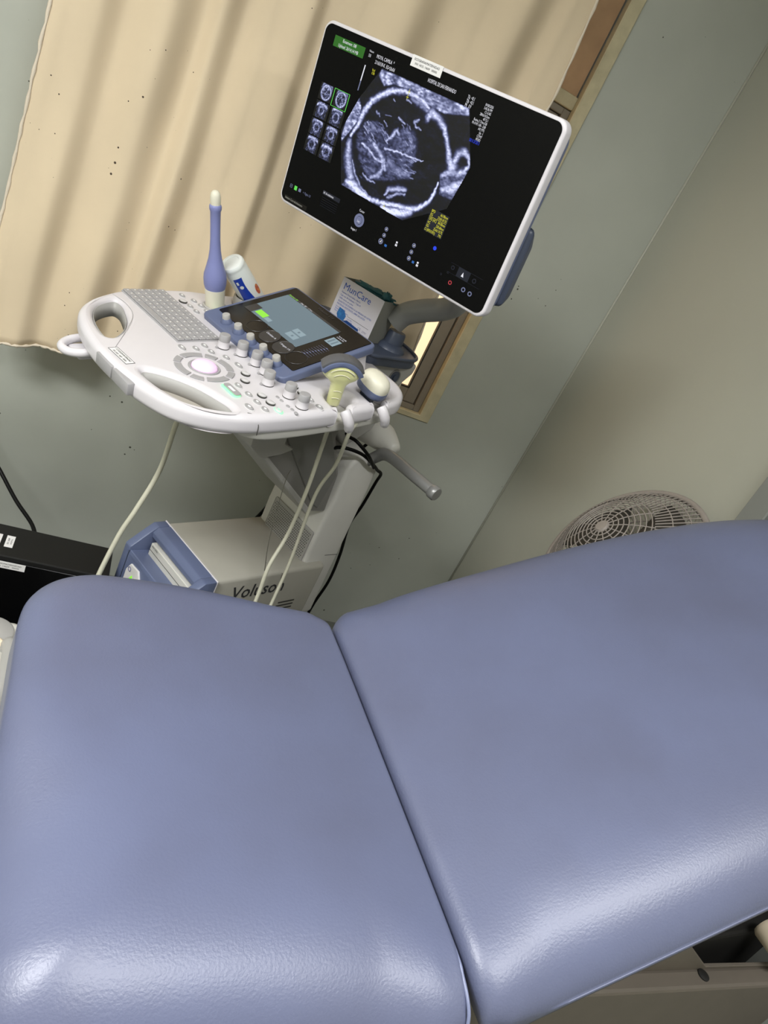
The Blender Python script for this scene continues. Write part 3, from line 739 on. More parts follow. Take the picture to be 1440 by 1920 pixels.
# monitor arm
link('arm_pivot', lathe_mesh([(.040, 1.017), (.036, 1.028), (.026, 1.034), (.024, 1.062), (.022, 1.066), (.001, 1.066)], 28), 'slate_dark', US, loc=(-.050, .585, 0), smooth=45)
bm = bmesh.new()
path = cr([(-.058, .565, 1.085), (-.04, .570, 1.118), (.0, .580, 1.148), (.05, .590, 1.178), (.10, .560, 1.215), (.135, .47, 1.27), (.14, .36, 1.36), (.115, .285, 1.42)], 6)
n = len(path)
prev = None
for i, p in enumerate(path):
    t = (path[min(i+1, n-1)]-path[max(i-1, 0)]).normalized()
    side = t.cross(Vector((0, 0, 1)))
    side = side.normalized() if side.length > .1 else Vector((1, 0, 0))
    upv = side.cross(t).normalized()
    hh, ww = .030 - .004*i/n, .026
    ring = [bm.verts.new(p + upv*hh*math.sin(a)*(1 if abs(math.sin(a)) < .99 else 1) + side*ww*math.cos(a)) for a in [2*math.pi*k/16 for k in range(16)]]
    if prev:
        for k in range(16): bm.faces.new((prev[k], prev[(k+1) % 16], ring[(k+1) % 16], ring[k]))
    else: bm.faces.new(ring[::-1])
    prev = ring
bm.faces.new(prev)
link('monitor_arm', bm_mesh(bm), 'arm_grey', US, smooth=60)
# rear push handle
link('handle_shroud', tube_mesh([(-.16, .640, .775), (-.05, .640, .782), (.02, .638, .786), (.082, .630, .782)], [.048, .046, .040, .016], 20, 6), 'plastic_offwhite', US, smooth=60)
link('rear_handle', tube_mesh([(.0, .60, .690), (.028, .601, .712), (.052, .601, .742), (.072, .602, .764), (.105, .602, .773), (.20, .602, .773), (.262, .602, .773)], [.015, .0155, .0165, .017, .0165, .016, .0155], 16, 6), 'metal_handle', US, smooth=60)
link('handle_cap', (lambda m: (m.transform(Matrix.Rotation(R(90), 4, 'Y')), m)[1])(lathe_mesh([(.0165, 0), (.0195, .003), (.0200, .018), (.0175, .0225), (.001, .0235)], 24)), 'metal_handle', US, loc=(.256, .602, .773), smooth=45)

US_STROKES = [
 (0.85,[(-141.0, 6.6, 2.2), (-132.5, 28.7, 3.3), (-128.2, 52.8, 4.1), (-117.1, 76.7, 3.9), (-98.3, 94.4, 3.7), (-75.5, 108.2, 3.6), (-47.4, 115.1, 3.4), (-21.8, 115.4, 3.3), (0.9, 110.8, 2.8), (14.5, 106.4, 1.6)]),
 (0.75,[(18.9, 90.2, 3.7), (23.0, 102.1, 5.6), (42.9, 97.3, 4.1), (60.1, 88.1, 3.6), (72.7, 74.7, 3.1), (82.6, 60.3, 3.1), (93.7, 46.2, 4.1), (105.6, 36.0, 6.7)]),
 (0.75,[(106.8, 45.6, 3.7), (108.7, 60.6, 4.8), (117.4, 67.3, 4.5), (130.8, 62.3, 2.4), (137.8, 50.6, 2.1), (132.0, 39.4, 3.3), (122.2, 30.3, 5.2)]),
 (0.60,[(91.7, 17.1, 3.0), (104.4, 26.4, 4.5), (135.7, 37.2, 3.0)]),
 (0.80,[(103.0, -4.8, 3.7), (122.7, 5.6, 7.4), (137.2, 20.4, 4.5)]),
 (0.60,[(-140.9, -3.1, 3.7), (-133.8, -28.1, 6.3), (-121.9, -47.7, 6.3), (-109.0, -63.0, 7.1)]),
 (0.95,[(-116.7, -72.0, 3.7), (-98.4, -73.2, 7.1), (-77.8, -79.6, 5.9), (-50.9, -81.3, 3.3), (-24.1, -77.8, 3.1), (10.8, -69.0, 3.0), (46.1, -62.9, 4.1), (67.6, -52.3, 3.7), (84.5, -33.9, 2.4), (89.5, -15.7, 2.1), (88.2, 1.8, 1.3)]),
 (0.95,[(-16.0, -82.8, 2.2), (6.5, -82.9, 5.6), (35.8, -75.0, 5.9), (53.0, -66.1, 3.7)]),
 (0.50,[(-118.6, -32.5, 1.3), (-102.1, -52.4, 1.6), (-80.2, -68.3, 1.6), (-53.0, -77.1, 1.5), (-20.9, -78.6, 1.3)]),
 (0.75,[(-53.7, 13.0, 1.6), (-20.8, 18.1, 1.5), (5.1, 19.8, 1.6), (30.5, 21.5, 1.2), (42.3, 23.9, 0.6)]),
 (0.60,[(-80.9, 12.0, 3.3), (-62.8, 3.1, 3.7), (-46.2, -8.2, 4.5), (-35.2, -19.7, 3.0)]),
 (0.70,[(-109.2, 3.1, 1.5), (-88.7, -1.3, 1.8), (-66.0, -10.6, 2.1), (-48.2, -9.9, 2.2)]),
 (0.65,[(-52.9, 28.4, 2.8), (-44.0, 38.1, 3.1), (-41.7, 47.2, 3.0), (-37.2, 51.5, 2.7), (-30.2, 45.6, 2.2)]),
 (0.55,[(-44.1, 71.1, 1.3), (-35.4, 69.5, 1.3), (-25.9, 66.3, 1.0)]),
 (0.60,[(1.4, 82.1, 1.5), (-6.8, 76.3, 1.6), (-0.5, 70.3, 1.6), (13.3, 68.6, 1.2)]),
 (0.60,[(-63.0, -43.8, 3.3), (-47.4, -34.9, 4.1), (-42.3, -22.3, 3.3), (-45.8, -11.9, 3.0)]),
 (0.50,[(-83.6, -45.5, 1.3), (-68.6, -49.9, 1.6), (-48.5, -50.2, 1.2)]),
 (0.65,[(-15.9, -59.6, 1.9), (-13.0, -48.5, 3.3), (5.2, -40.5, 3.7), (25.4, -34.7, 2.6)]),
 (0.50,[(-8.8, -62.8, 2.2), (9.2, -48.8, 2.2), (27.9, -42.5, 1.5)]),
 (0.35,[(-35.3, -2.3, 4.5), (-18.1, -9.5, 5.9), (0.4, -14.2, 5.9), (19.4, -9.0, 4.5)]),
 (0.30,[(-17.5, 60.0, 3.0), (-1.5, 49.0, 4.5), (8.5, 34.1, 4.5), (0.3, 29.3, 2.2)]),
 (0.50,[(-69.3, 95.5, 1.0), (-63.9, 92.7, 0.7)]),
 (0.50,[(-39.3, 104.1, 1.0), (-26.6, 101.9, 1.0)]),
 (0.35,[(-76.5, 66.0, 0.7), (-61.0, 67.4, 0.7)]),
 (0.35,[(-29.3, 109.9, 3.0), (-4.1, 105.6, 3.7), (12.8, 102.3, 3.0)]),
 (0.50,[(-97.6, 64.6, 1.3), (-86.7, 58.9, 1.2)]),
 (0.30,[(-108.2, 42.6, 0.8), (-100.4, 38.8, 1.0)]),
 (0.53,[(-113.3, 30.2, 0.8), (-101.2, 24.2, 1.0)]),
 (0.35,[(-77.4, 48.6, 0.8), (-68.6, 44.3, 1.0)]),
 (0.57,[(-111.7, 41.3, 0.8), (-105.3, 38.2, 1.0)]),
 (0.32,[(-65.4, 32.0, 0.8), (-54.4, 26.6, 1.0)]),
 (0.55,[(-96.4, 27.8, 0.8), (-85.9, 22.6, 1.0)]),
 (0.49,[(-73.2, 54.8, 0.8), (-63.8, 50.2, 1.0)]),
 (0.28,[(-92.2, 45.3, 0.8), (-83.8, 41.1, 1.0)]),
 (0.36,[(-58.8, 32.1, 0.8), (-49.9, 27.8, 1.0)]),
 (0.55,[(-64.5, 40.6, 0.8), (-52.9, 34.9, 1.0)]),
 (0.40,[(-88.6, 38.1, 0.8), (-79.2, 33.4, 1.0)]),
 (0.27,[(-109.4, 35.0, 0.8), (-98.2, 29.4, 1.0)]),
 (0.44,[(-111.1, 22.8, 0.8), (-104.2, 19.4, 1.0)]),
 (0.32,[(-91.7, 39.6, 0.8), (-79.1, 33.3, 1.0)]),
 (0.35,[(-97.0, 42.8, 0.8), (-87.3, 38.0, 1.0)]),
 (0.45,[(-92.1, 24.9, 0.8), (-85.0, 21.4, 1.0)]),
 (0.33,[(-71.6, 54.8, 0.8), (-66.7, 52.4, 1.0)]),
 (0.37,[(-71.6, 36.6, 0.8), (-65.2, 33.5, 1.0)]),
 (0.49,[(-106.2, 30.5, 0.8), (-101.3, 28.1, 1.0)]),
 (0.59,[(-59.6, 28.7, 0.8), (-49.2, 23.6, 1.0)]),
 (0.52,[(-117.6, 32.8, 0.8), (-105.1, 26.6, 1.0)]),
 (0.54,[(-86.2, 19.9, 0.8), (-76.6, 15.2, 1.0)]),
 (0.30,[(-103.7, 40.9, 0.8), (-95.5, 36.9, 1.0)]),
 (0.25,[(-87.6, 18.8, 0.8), (-80.3, 15.2, 1.0)]),
 (0.38,[(-117.9, 37.0, 0.8), (-106.9, 31.6, 1.0)]),
 (0.40,[(-105.3, 43.8, 0.8), (-92.7, 37.6, 1.0)]),
 (0.31,[(-110.4, 43.4, 0.8), (-105.4, 40.9, 1.0)]),
 (0.42,[(-83.3, 49.2, 0.8), (-78.4, 46.9, 1.0)]),
 (0.44,[(-94.4, 15.1, 0.8), (-88.8, 12.4, 1.0)]),
 (0.42,[(-74.2, 43.1, 0.8), (-61.7, 37.0, 1.0)]),
 (0.40,[(-103.4, 33.2, 0.8), (-98.5, 30.8, 1.0)]),
 (0.42,[(-96.0, 18.5, 0.8), (-84.6, 12.9, 1.0)]),
 (0.32,[(-117.4, 34.1, 0.8), (-110.8, 30.9, 1.0)]),
 (0.27,[(-97.2, 18.7, 0.8), (-91.5, 15.9, 1.0)]),
 (0.32,[(20.4, 1.1, 0.7), (33.4, 1.2, 0.9)]),
 (0.42,[(20.4, -2.4, 0.7), (31.9, -2.3, 0.9)]),
 (0.46,[(-11.0, 8.4, 0.7), (-4.0, 8.5, 0.9)]),
 (0.40,[(24.9, -11.6, 0.7), (32.8, -11.5, 0.9)]),
 (0.36,[(14.7, -4.0, 0.7), (26.5, -3.9, 0.9)]),
 (0.48,[(7.6, -8.4, 0.7), (15.1, -8.3, 0.9)]),
 (0.49,[(13.7, 18.1, 0.7), (26.6, 18.2, 0.9)]),
 (0.24,[(-2.3, 13.5, 0.7), (10.1, 13.6, 0.9)]),
 (0.25,[(24.3, -1.5, 0.7), (30.0, -1.4, 0.9)]),
 (0.48,[(4.6, -4.9, 0.7), (15.9, -4.7, 0.9)]),
 (0.20,[(-27.7, 6.0, 0.7), (-14.9, 6.1, 0.9)]),
 (0.43,[(10.1, 15.2, 0.7), (21.8, 15.3, 0.9)]),
 (0.26,[(17.4, 0.6, 0.7), (29.6, 0.7, 0.9)]),
 (0.43,[(2.6, 3.9, 0.7), (15.0, 4.0, 0.9)]),
 (0.21,[(-5.1, -6.7, 0.7), (0.5, -6.7, 0.9)]),
 (0.38,[(1.0, -3.0, 0.7), (13.3, -2.8, 0.9)]),
 (0.36,[(-26.2, -7.9, 0.7), (-14.6, -7.7, 0.9)]),
 (0.23,[(-25.5, -26.9, 0.7), (-13.2, -26.7, 0.9)]),
 (0.29,[(-3.6, -0.3, 0.7), (8.1, -0.2, 0.9)]),
 (0.23,[(-18.9, -10.2, 0.7), (-5.6, -10.0, 0.9)]),
 (0.35,[(-23.3, -17.3, 0.7), (-10.6, -17.1, 0.9)]),
 (0.22,[(-1.6, -18.8, 0.7), (10.0, -18.6, 0.9)]),
 (0.45,[(11.7, 12.6, 0.7), (19.4, 12.7, 0.9)]),
 (0.46,[(-3.2, -17.0, 0.7), (3.5, -16.9, 0.9)]),
 (0.30,[(-27.7, 0.2, 0.7), (-18.2, 0.3, 0.9)]),
 (0.20,[(5.1, -18.2, 0.7), (16.1, -18.0, 0.9)]),
 (0.41,[(-13.6, -10.6, 0.7), (-4.2, -10.5, 0.9)]),
 (0.45,[(-11.9, 8.8, 0.7), (-4.6, 8.9, 0.9)]),
 (0.39,[(-7.4, -17.3, 0.7), (6.0, -17.1, 0.9)]),
 (0.47,[(7.5, -5.4, 0.7), (15.3, -5.3, 0.9)]),
 (0.46,[(-0.9, 29.6, 0.7), (3.5, 27.0, 0.9)]),
 (0.24,[(1.4, 45.4, 0.7), (6.4, 42.3, 0.9)]),
 (0.24,[(-4.3, 55.8, 0.7), (1.7, 52.1, 0.9)]),
 (0.25,[(-27.4, 58.7, 0.7), (-20.7, 54.5, 0.9)]),
 (0.31,[(-0.6, 56.6, 0.7), (5.0, 53.1, 0.9)]),
 (0.48,[(-13.9, 65.7, 0.7), (-9.2, 62.8, 0.9)]),
 (0.29,[(-14.1, 37.9, 0.7), (-9.6, 35.2, 0.9)]),
 (0.45,[(-31.6, 63.4, 0.7), (-24.2, 58.8, 0.9)]),
 (0.25,[(5.9, 37.3, 0.7), (13.3, 32.7, 0.9)]),
 (0.48,[(-6.5, 48.5, 0.7), (-0.9, 45.0, 0.9)]),
 (0.40,[(8.2, 30.0, 0.7), (11.7, 27.9, 0.9)]),
 (0.45,[(1.2, 38.7, 0.7), (7.0, 35.1, 0.9)]),
 (0.38,[(-4.9, 27.4, 0.7), (-0.1, 24.4, 0.9)]),
 (0.27,[(6.3, 42.5, 0.7), (10.6, 39.9, 0.9)]),
 (0.47,[(-10.7, 40.5, 0.7), (-3.1, 35.7, 0.9)]),
 (0.29,[(-13.4, 50.8, 0.7), (-6.7, 46.6, 0.9)]),
 (0.36,[(-21.2, 67.2, 0.7), (-17.5, 64.9, 0.9)]),
 (0.49,[(-1.0, 44.4, 0.7), (3.5, 41.6, 0.9)]),
 (0.30,[(-82.7, -19.4, 0.7), (-76.3, -20.1, 0.9)]),
 (0.18,[(-59.7, -39.5, 0.7), (-50.3, -40.4, 0.9)]),
 (0.29,[(-98.1, -28.8, 0.7), (-90.7, -29.5, 0.9)]),
 (0.16,[(-64.9, -36.1, 0.7), (-58.1, -36.7, 0.9)]),
 (0.26,[(-81.0, -48.6, 0.7), (-74.1, -49.2, 0.9)]),
 (0.17,[(-75.0, -31.2, 0.7), (-63.4, -32.3, 0.9)]),
 (0.13,[(-85.8, -20.6, 0.7), (-79.2, -21.2, 0.9)]),
 (0.30,[(-92.9, -21.9, 0.7), (-86.6, -22.5, 0.9)]),
 (0.25,[(-82.2, -46.8, 0.7), (-72.0, -47.7, 0.9)]),
 (0.25,[(-69.7, -44.5, 0.7), (-58.5, -45.5, 0.9)]),
 (0.22,[(-76.6, -37.3, 0.7), (-66.3, -38.3, 0.9)]),
 (0.21,[(-86.5, -20.8, 0.7), (-75.5, -21.8, 0.9)]),
 (0.17,[(-100.2, -26.2, 0.7), (-88.9, -27.3, 0.9)]),
 (0.18,[(-82.1, -38.9, 0.7), (-71.0, -39.9, 0.9)]),
 (0.28,[(-86.2, -30.7, 0.7), (-80.0, -31.3, 0.9)]),
 (0.15,[(-89.8, -52.3, 0.7), (-82.9, -52.9, 0.9)]),
]
US_AREAS = {
 'tissue_top':(0.50,[(-116.5, 132.4), (94.8, 132.3), (100.2, 122.2), (49.3, 109.0), (11.2, 110.5), (-35.3, 122.0), (-79.8, 117.1), (-99.6, 108.4), (-119.2, 121.1)]),
 'tissue_left':(0.55,[(-148.5, 72.2), (-136.9, 59.3), (-133.9, 37.7), (-148.3, 9.9), (-159.9, -9.7), (-163.7, -1.2), (-163.0, 35.7)]),
 'sector':(1.00,[(-116.9, 133.2), (95.2, 132.5), (141.0, 49.0), (126.5, -30.6), (41.5, -86.8), (-128.6, -83.8), (-169.6, 6.6), (-148.5, 72.2)]),
 'low':(0.30,[(-126.6, -83.0), (-114.0, -64.9), (-86.9, -79.0), (-6.9, -84.2), (40.7, -85.1)]),
 'brain':(0.17,[(-123.8, 37.3), (-85.3, 50.1), (-51.0, 35.7), (-29.6, 57.8), (-1.1, 63.8), (18.1, 41.1), (22.7, 5.5), (21.8, -13.9), (-17.1, -34.3), (-67.0, -47.3), (-100.9, -30.1), (-126.3, 5.9)]),
 'rightlow':(0.25,[(86.3, 17.8), (139.3, 39.4), (139.5, -12.2), (100.3, -14.3)]),
}

# ------------------------------------------------------------------ monitor (part of the machine)
ex, ey, ez = Vector((.623255, -.782018, .001309)), Vector((-.100113, -.078128, .991904)), Vector((-.775584, -.618340, -.126984))
cen = Vector((.410811, 1.444585, 1.421894))
WM = Matrix(((ex.x, ey.x, ez.x, cen.x), (ex.y, ey.y, ez.y, cen.y), (ex.z, ey.z, ez.z, cen.z), (0, 0, 0, 1)))
USW = Matrix.Translation((.189, 1.419, 0)) @ Matrix.Rotation(R(-59), 4, 'Z')
MW = USW.inverted() @ WM
pl = plate_mesh([rrect(-.285, .285, -.174, .174, .020, 8)], .013, .005, 3); pl.transform(Matrix.Translation((0, 0, -.0125)))
MO = link('monitor', pl, 'plastic_white', US, mtx=MW, smooth=45)
pl = plate_mesh([rrect(-.2785, .2785, -.1675, .1680, .015, 8)], .001, .0004, 1); pl.transform(Matrix.Translation((0, 0, .0008)))
link('screen_glass', pl, 'black_gloss', MO)
pl = plate_mesh([rrect(-.279, .279, -.168, .168, .03, 8)], .012, .008, 3); pl.transform(Matrix.Translation((0, 0, -.0365)))
link('back_shell', pl, 'slate_blue', MO, smooth=45)
bm = bmesh.new()
add_prism(bm, [(-.150, -.045), (-.150, -.06), (-.13, -.078), (-.03, -.078), (.0, -.06), (.0, -.045)], 'x', .10, .285, .010, 3)
link('back_grip', bm_mesh(bm), 'slate_dark', MO, smooth=45)
link('mount_block', box_mesh((-.06, -.07, -.085), (.06, .05, -.047), .012, 3), 'slate_dark', MO, smooth=45)
def scr(name, rects, m, z=.0022): return link(name, rects_mesh(rects), m, MO, loc=(0, 0, z))
def scrt(name, rows, m, z=.0026): return link(name, lines_mesh(rows), m, MO, loc=(0, 0, z))
pl = box_mesh((-.0575, .1560, .0016), (.0145, .1745, .0024), .0002, 1)
link('asset_sticker', pl, 'paper_white', MO)
scrt('sticker_lettering', sticker_rows(-.0555, .0125, .1575, .1730), 'ink_black', .0027)
scr('status_box', [(-.2495, -.1685, .1345, .1530)], 'screen_green')
scrt('status_lettering', [('Examen: 08', -.209, .1482, .0078, 'CENTER', 1), ('Upload: 26/14,14 MB', -.209, .1390, .0078, 'CENTER', .80)], 'screen_white')
scrt('header_lettering', [('Voluson', -.1575, .1515, .0050, 'LEFT', .7), ('S10', -.1565, .1440, .0075, 'LEFT', .55), ('MOYA, CAMILA  *', -.137, .1478, .0086, 'LEFT', .66), ('21163139-K  EG=26s0d', -.137, .1382, .0086, 'LEFT', .60),
      ('HOSPITAL DE SAN FERNANDO', -.0085, .1462, .0088, 'LEFT', .54)], 'screen_white')
rows = [('TIs  <0.1', .084, .1478, .0080, 'LEFT', .56), ('TIb  <0.1', .084, .1413, .0080, 'LEFT', .56), ('MI   0.9', .084, .1350, .0080, 'LEFT', .56)]
rt = ['04.08.2026', '3:45:36 PM', 'C1-5-RS', '28Hz/10.5cm', '40\u00b0/2.1', 'Rutina 2 Trim./GB', 'Pk H PI 1.80 - 3.80', 'AO 97%', 'Gn  1', 'C7/M7', 'FF3/E1']
for k, s in enumerate(rt): rows.append((s, .1412, .1478-.0054*k, .0060, 'RIGHT', .66))
scrt('settings_lettering', rows, 'screen_white')
scrt('settings_lettering', [('SRI II 2/CRI 3', .1412, .0887, .0074, 'RIGHT', .56)], 'screen_blue')
rows = [('BPD', .098, -.0445, .0072, 'LEFT', .7), ('66.98mm', .138, -.0445, .0072, 'RIGHT', .66), ('EG', .098, -.0510, .0072, 'LEFT', .7), ('27s0d 69.5%', .138, -.0510, .0072, 'RIGHT', .60),
        ('OFD (HC)', .098, -.0588, .0072, 'LEFT', .6), ('84.08mm', .138, -.0588, .0072, 'RIGHT', .64), ('HC', .098, -.0655, .0072, 'LEFT', .7), ('238.68mm', .138, -.0655, .0072, 'RIGHT', .62),
        ('EG', .098, -.0720, .0072, 'LEFT', .7), ('25s6d 10.7%', .138, -.0720, .0072, 'RIGHT', .6), ('CI (BPD/OFD)', .097, -.0788, .0072, 'LEFT', .60), ('79%', .138, -.0788, .0072, 'RIGHT', .64)]
scrt('mode_lettering', [('Vol', -.1380, .1245, .006, 'LEFT', .9), ('OB', -.1370, .1195, .006, 'LEFT', .9)], 'screen_yellow')
scrt('measurement_lettering', rows, 'screen_yellow')
scr('measurement_box', [(.0955, .1395, -.0825, -.0405)], 'screen_navy', .0019)
scr('measurement_rule', [(.097, .138, -.0551, -.0546)], 'screen_yellow', .0026)
scr('caliper_marks', [(-.0394, -.0386, .104, .122), (-.0420, -.0360, .1165, .1173), (-.0420, -.0360, .1075, .1083), (-.0089, -.0081, -.083, -.076), (-.0115, -.0055, -.0800, -.0792)], 'screen_yellow', .0034)
scr('gain_bar', [(-.1585, -.1560, .083, .127)], 'screen_grey')
scr('gain_bar_top', [(-.1585, -.1560, .100, .127)], 'screen_white', .0024)
scrt('page_lettering', [('<  P\u00e1gina 1/3', -.2195, -.1345, .0068, 'LEFT', .66)], 'screen_grey')
scr('page_icon', [(-.2465, -.2385, -.1385, -.1300)], 'screen_lime'); scr('page_icon', [(-.2335, -.2265, -.1375, -.1310)], 'screen_grey')
bm = bmesh.new()
for x0, x1, y0, y1 in ((-.2595, -.2530, -.1378, -.1370), (-.2595, -.2530, -.1348, -.1340), (-.2595, -.2530, -.1318, -.1310), (-.2595, -.2588, -.1378, -.131), (-.2537, -.253, -.1378, -.131)):
    bm.faces.new([bm.verts.new(p) for p in ((x0, y0, 0), (x1, y0, 0), (x1, y1, 0), (x0, y1, 0))])
link('page_icon', bm_mesh(bm), 'screen_grey', MO, loc=(0, 0, .0022))
scr('tool_box', [(-.1675, -.1180, -.1172, -.1090)], 'screen_navy')
scrt('tool_lettering', [('Inf. de ex\u00e1menes', -.1655, -.1130, .0070, 'LEFT', .62)], 'screen_white')
scr('tool_list', [(-.1660, -.1200, -.1228-.0042*k, -.1222-.0042*k) for k in range(5)], 'screen_navy')
scrt('trackball_lettering', [('Cursor', -.0560, -.1085, .0068, 'CENTER', .7), ('Imagen 1', -.0620, -.1472, .0068, 'CENTER', .64)], 'screen_white')
link('trackball_icon', plate_mesh([circ(-.0562, -.1267, .0128, 32), circ(-.0562, -.1267, .0080, 28)], .0002), 'screen_grey', MO, loc=(0, 0, .0022))
link('trackball_icon', plate_mesh([circ(-.0562, -.1267, .0072, 28)], .0002), 'screen_grey', MO, loc=(0, 0, .0024))
scrt('trackball_lettering', [('Def.', -.0562, -.1290, .0052, 'CENTER', .8)], 'screen_white', .0032)
for x, y, rr in ((.0145, -.1151, .0042), (.0140, -.1275, .0042), (.0110, -.1408, .0056), (.0883, -.1161, .0042), (.0878, -.1291, .0042), (.0875, -.1418, .0044)):
    link('key_icon', plate_mesh([circ(x, y, rr, 20), circ(x, y, rr*.62, 16)], .0002), 'screen_grey', MO, loc=(0, 0, .0022))
    link('key_icon_core', rects_mesh([(x-rr*.35, x+rr*.35, y-rr*.3, y-rr*.05), (x-rr*.1, x+rr*.35, y+.1*rr, y+rr*.4)]), 'screen_white', MO, loc=(0, 0, .0024))
scr('store_icon', [(.0225, .0285, -.1455, -.1410), (.0968, .1022, -.1465, -.1420)], 'screen_cyan')
scr('print_icon', [(.0465, .0505, -.1290, -.1255), (.0462, .0485, -.1345, -.1305), (.0490, .0512, -.1345, -.1305), (.1085, .1125, -.1425, -.1390), (.1082, .1105, -.1480, -.1440), (.1110, .1132, -.1480, -.1440)], 'screen_white')
link('globe_icon', plate_mesh([circ(.1344, -.1015, .0038, 18)], .0002), 'screen_blue', MO, loc=(0, 0, .0022))
scr('tool_strip', [(.1790, .2560, -.1268, -.1263), (.1790, .2560, -.1088, -.1083), (.1990, .2275, -.1262, -.1089)], 'screen_navy')
bm = bmesh.new(); bm.faces.new([bm.verts.new(p) for p in ((.2095, -.1225, 0), (.2155, -.1225, 0), (.2120, -.1140, 0))])
link('pointer_icon', bm_mesh(bm), 'screen_white', MO, loc=(0, 0, .0024))
for x, y, rr, m in ((.2396, -.1182, .0045, 'screen_navy'), (.2256, -.1415, .0045, 'screen_grey'), (.2415, -.1423, .0045, 'screen_grey'), (.1934, -.1425, .0040, 'screen_red'), (.187, -.116, .004, 'screen_navy'), (.168, -.137, .0022, 'screen_navy'), (.181, -.128, .0022, 'screen_navy')):
    link('tool_icon', plate_mesh([circ(x, y, rr, 16), circ(x, y, rr*.6, 14)], .0002), m, MO, loc=(0, 0, .0022))
link('corner_sticker', box_mesh((-.2665, -.1650, .0014), (-.1975, -.1560, .0022)), 'glass_black', MO)
scrt('corner_lettering', [('Invision Core Architecture', -.2640, -.1605, .0066, 'LEFT', .74)], 'box_card_side', .0026)

# ultrasound picture: brightness painted per vertex on a fine flat grid of the display
def seg_field(X, Y, strokes):
    I = np.zeros_like(X)
    for b, pts in strokes:
        for (x0, y0, w0), (x1, y1, w1) in zip(pts, pts[1:]):
            dx_, dy_ = x1-x0, y1-y0; L = dx_*dx_+dy_*dy_ + 1e-9
            t = np.clip(((X-x0)*dx_+(Y-y0)*dy_)/L, 0, 1)
            d = np.hypot(X-(x0+t*dx_), Y-(y0+t*dy_)); ww = w0+(w1-w0)*t
            I = np.maximum(I, b*np.exp(-(d/(ww*1.22))**2.2))
    return I
def inside(X, Y, poly):
    m = np.zeros(X.shape, bool); n = len(poly)
    for i in range(n):
        x0, y0 = poly[i]; x1, y1 = poly[(i+1) % n]
        c = ((y0 > Y) != (y1 > Y)) & (X < (x1-x0)*(Y-y0)/((y1-y0) + 1e-12) + x0); m ^= c
    return m
def noise2(shape, cell, rng, stretch=1):
    gy, gx = int(shape[0]/cell)+3, int(shape[1]/(cell*stretch))+3
    g = rng.random((gy, gx)); yy = np.arange(shape[0])/cell; xx = np.arange(shape[1])/(cell*stretch)
    y0, x0 = yy.astype(int), xx.astype(int); fy, fx = (yy-y0)[:, None], (xx-x0)[None]
    fy, fx = fy*fy*(3-2*fy), fx*fx*(3-2*fx)
    return (g[np.ix_(y0, x0)]*(1-fy)*(1-fx)+g[np.ix_(y0, x0+1)]*(1-fy)*fx+g[np.ix_(y0+1, x0)]*fy*(1-fx)+g[np.ix_(y0+1, x0+1)]*fy*fx)
def blur(a, k=1):
    for _ in range(k):
        a = (np.roll(a, 1, 0)+np.roll(a, -1, 0)+a*2)/4; a = (np.roll(a, 1, 1)+np.roll(a, -1, 1)+a*2)/4
    return a
m = bpy.data.materials.new('scan_picture'); m.use_nodes = True; MATS['scan_picture'] = m
b = m.node_tree.nodes['Principled BSDF']; b.inputs['Base Color'].default_value = (.004, .004, .004, 1); b.inputs['Roughness'].default_value = .3
at = m.node_tree.nodes.new('ShaderNodeAttribute'); at.attribute_name = 'scan'
m.node_tree.links.new(at.outputs['Color'], b.inputs['Emission Color']); b.inputs['Emission Strength'].default_value = 1.0
def picture(name, x0, x1, y0, y1, step, fn, z):
    nx, ny = int((x1-x0)/step), int((y1-y0)/step)
    xs, ys = np.linspace(x0, x1, nx+1), np.linspace(y0, y1, ny+1); X, Y = np.meshgrid(xs, ys)
    I, mask = fn(X, Y)
    co = np.stack([X.ravel()/1000, Y.ravel()/1000, np.full(X.size, z)], 1)
    i, j = np.meshgrid(np.arange(nx), np.arange(ny)); k = (j*(nx+1)+i)
    keep = mask[:-1, :-1]; k = k[keep]
    f = np.stack([k, k+1, k+nx+2, k+nx+1], 1)
    used = np.unique(f); remap = np.zeros(X.size, int); remap[used] = np.arange(len(used))
    me = bpy.data.meshes.new(name); me.from_pydata(co[used].tolist(), [], remap[f].tolist())
    a = me.color_attributes.new('scan', 'FLOAT_COLOR', 'POINT')
    v = np.clip(I.ravel()[used], 0, 1.15)
    c = np.stack([v**1.55*.66+.001, v**1.5*.70+.001, v**1.2*.98+.0015, np.ones_like(v)], 1).astype(np.float32)
    a.data.foreach_set('color', c.ravel())
    return link(name, me, 'scan_picture', MO)
def main_scan(X, Y):
    rng = np.random.default_rng(7)
    n1, n2, n3 = noise2(X.shape, 3, rng, 2), noise2(X.shape, 9, rng, 2), noise2(X.shape, 1.4, rng)
    wob = (noise2(X.shape, 6, rng)-.5)*2.6; wob2 = (noise2(X.shape, 6, rng)-.5)*2.6
    I = seg_field(X+wob, Y+wob2, US_STROKES)
    for k in ('tissue_top', 'tissue_left', 'low', 'rightlow', 'brain'):
        b_, p = US_AREAS[k]; I = np.maximum(I, blur(inside(X, Y, p).astype(float), 14 if k == 'brain' else 2)*b_*(.35+1.0*n2)*(.5+.8*n1))
    I = I*(.55+.65*n1)*(.8+.4*n3) + I*.15
    I = I + .055*n1*n2*(.3+n3)
    # dark brain interior keeps faint speckle only
    return I*1.2, inside(X, Y, US_AREAS['sector'][1])
picture('scan_image', -172, 144, -92, 138, .85, main_scan, .0021)
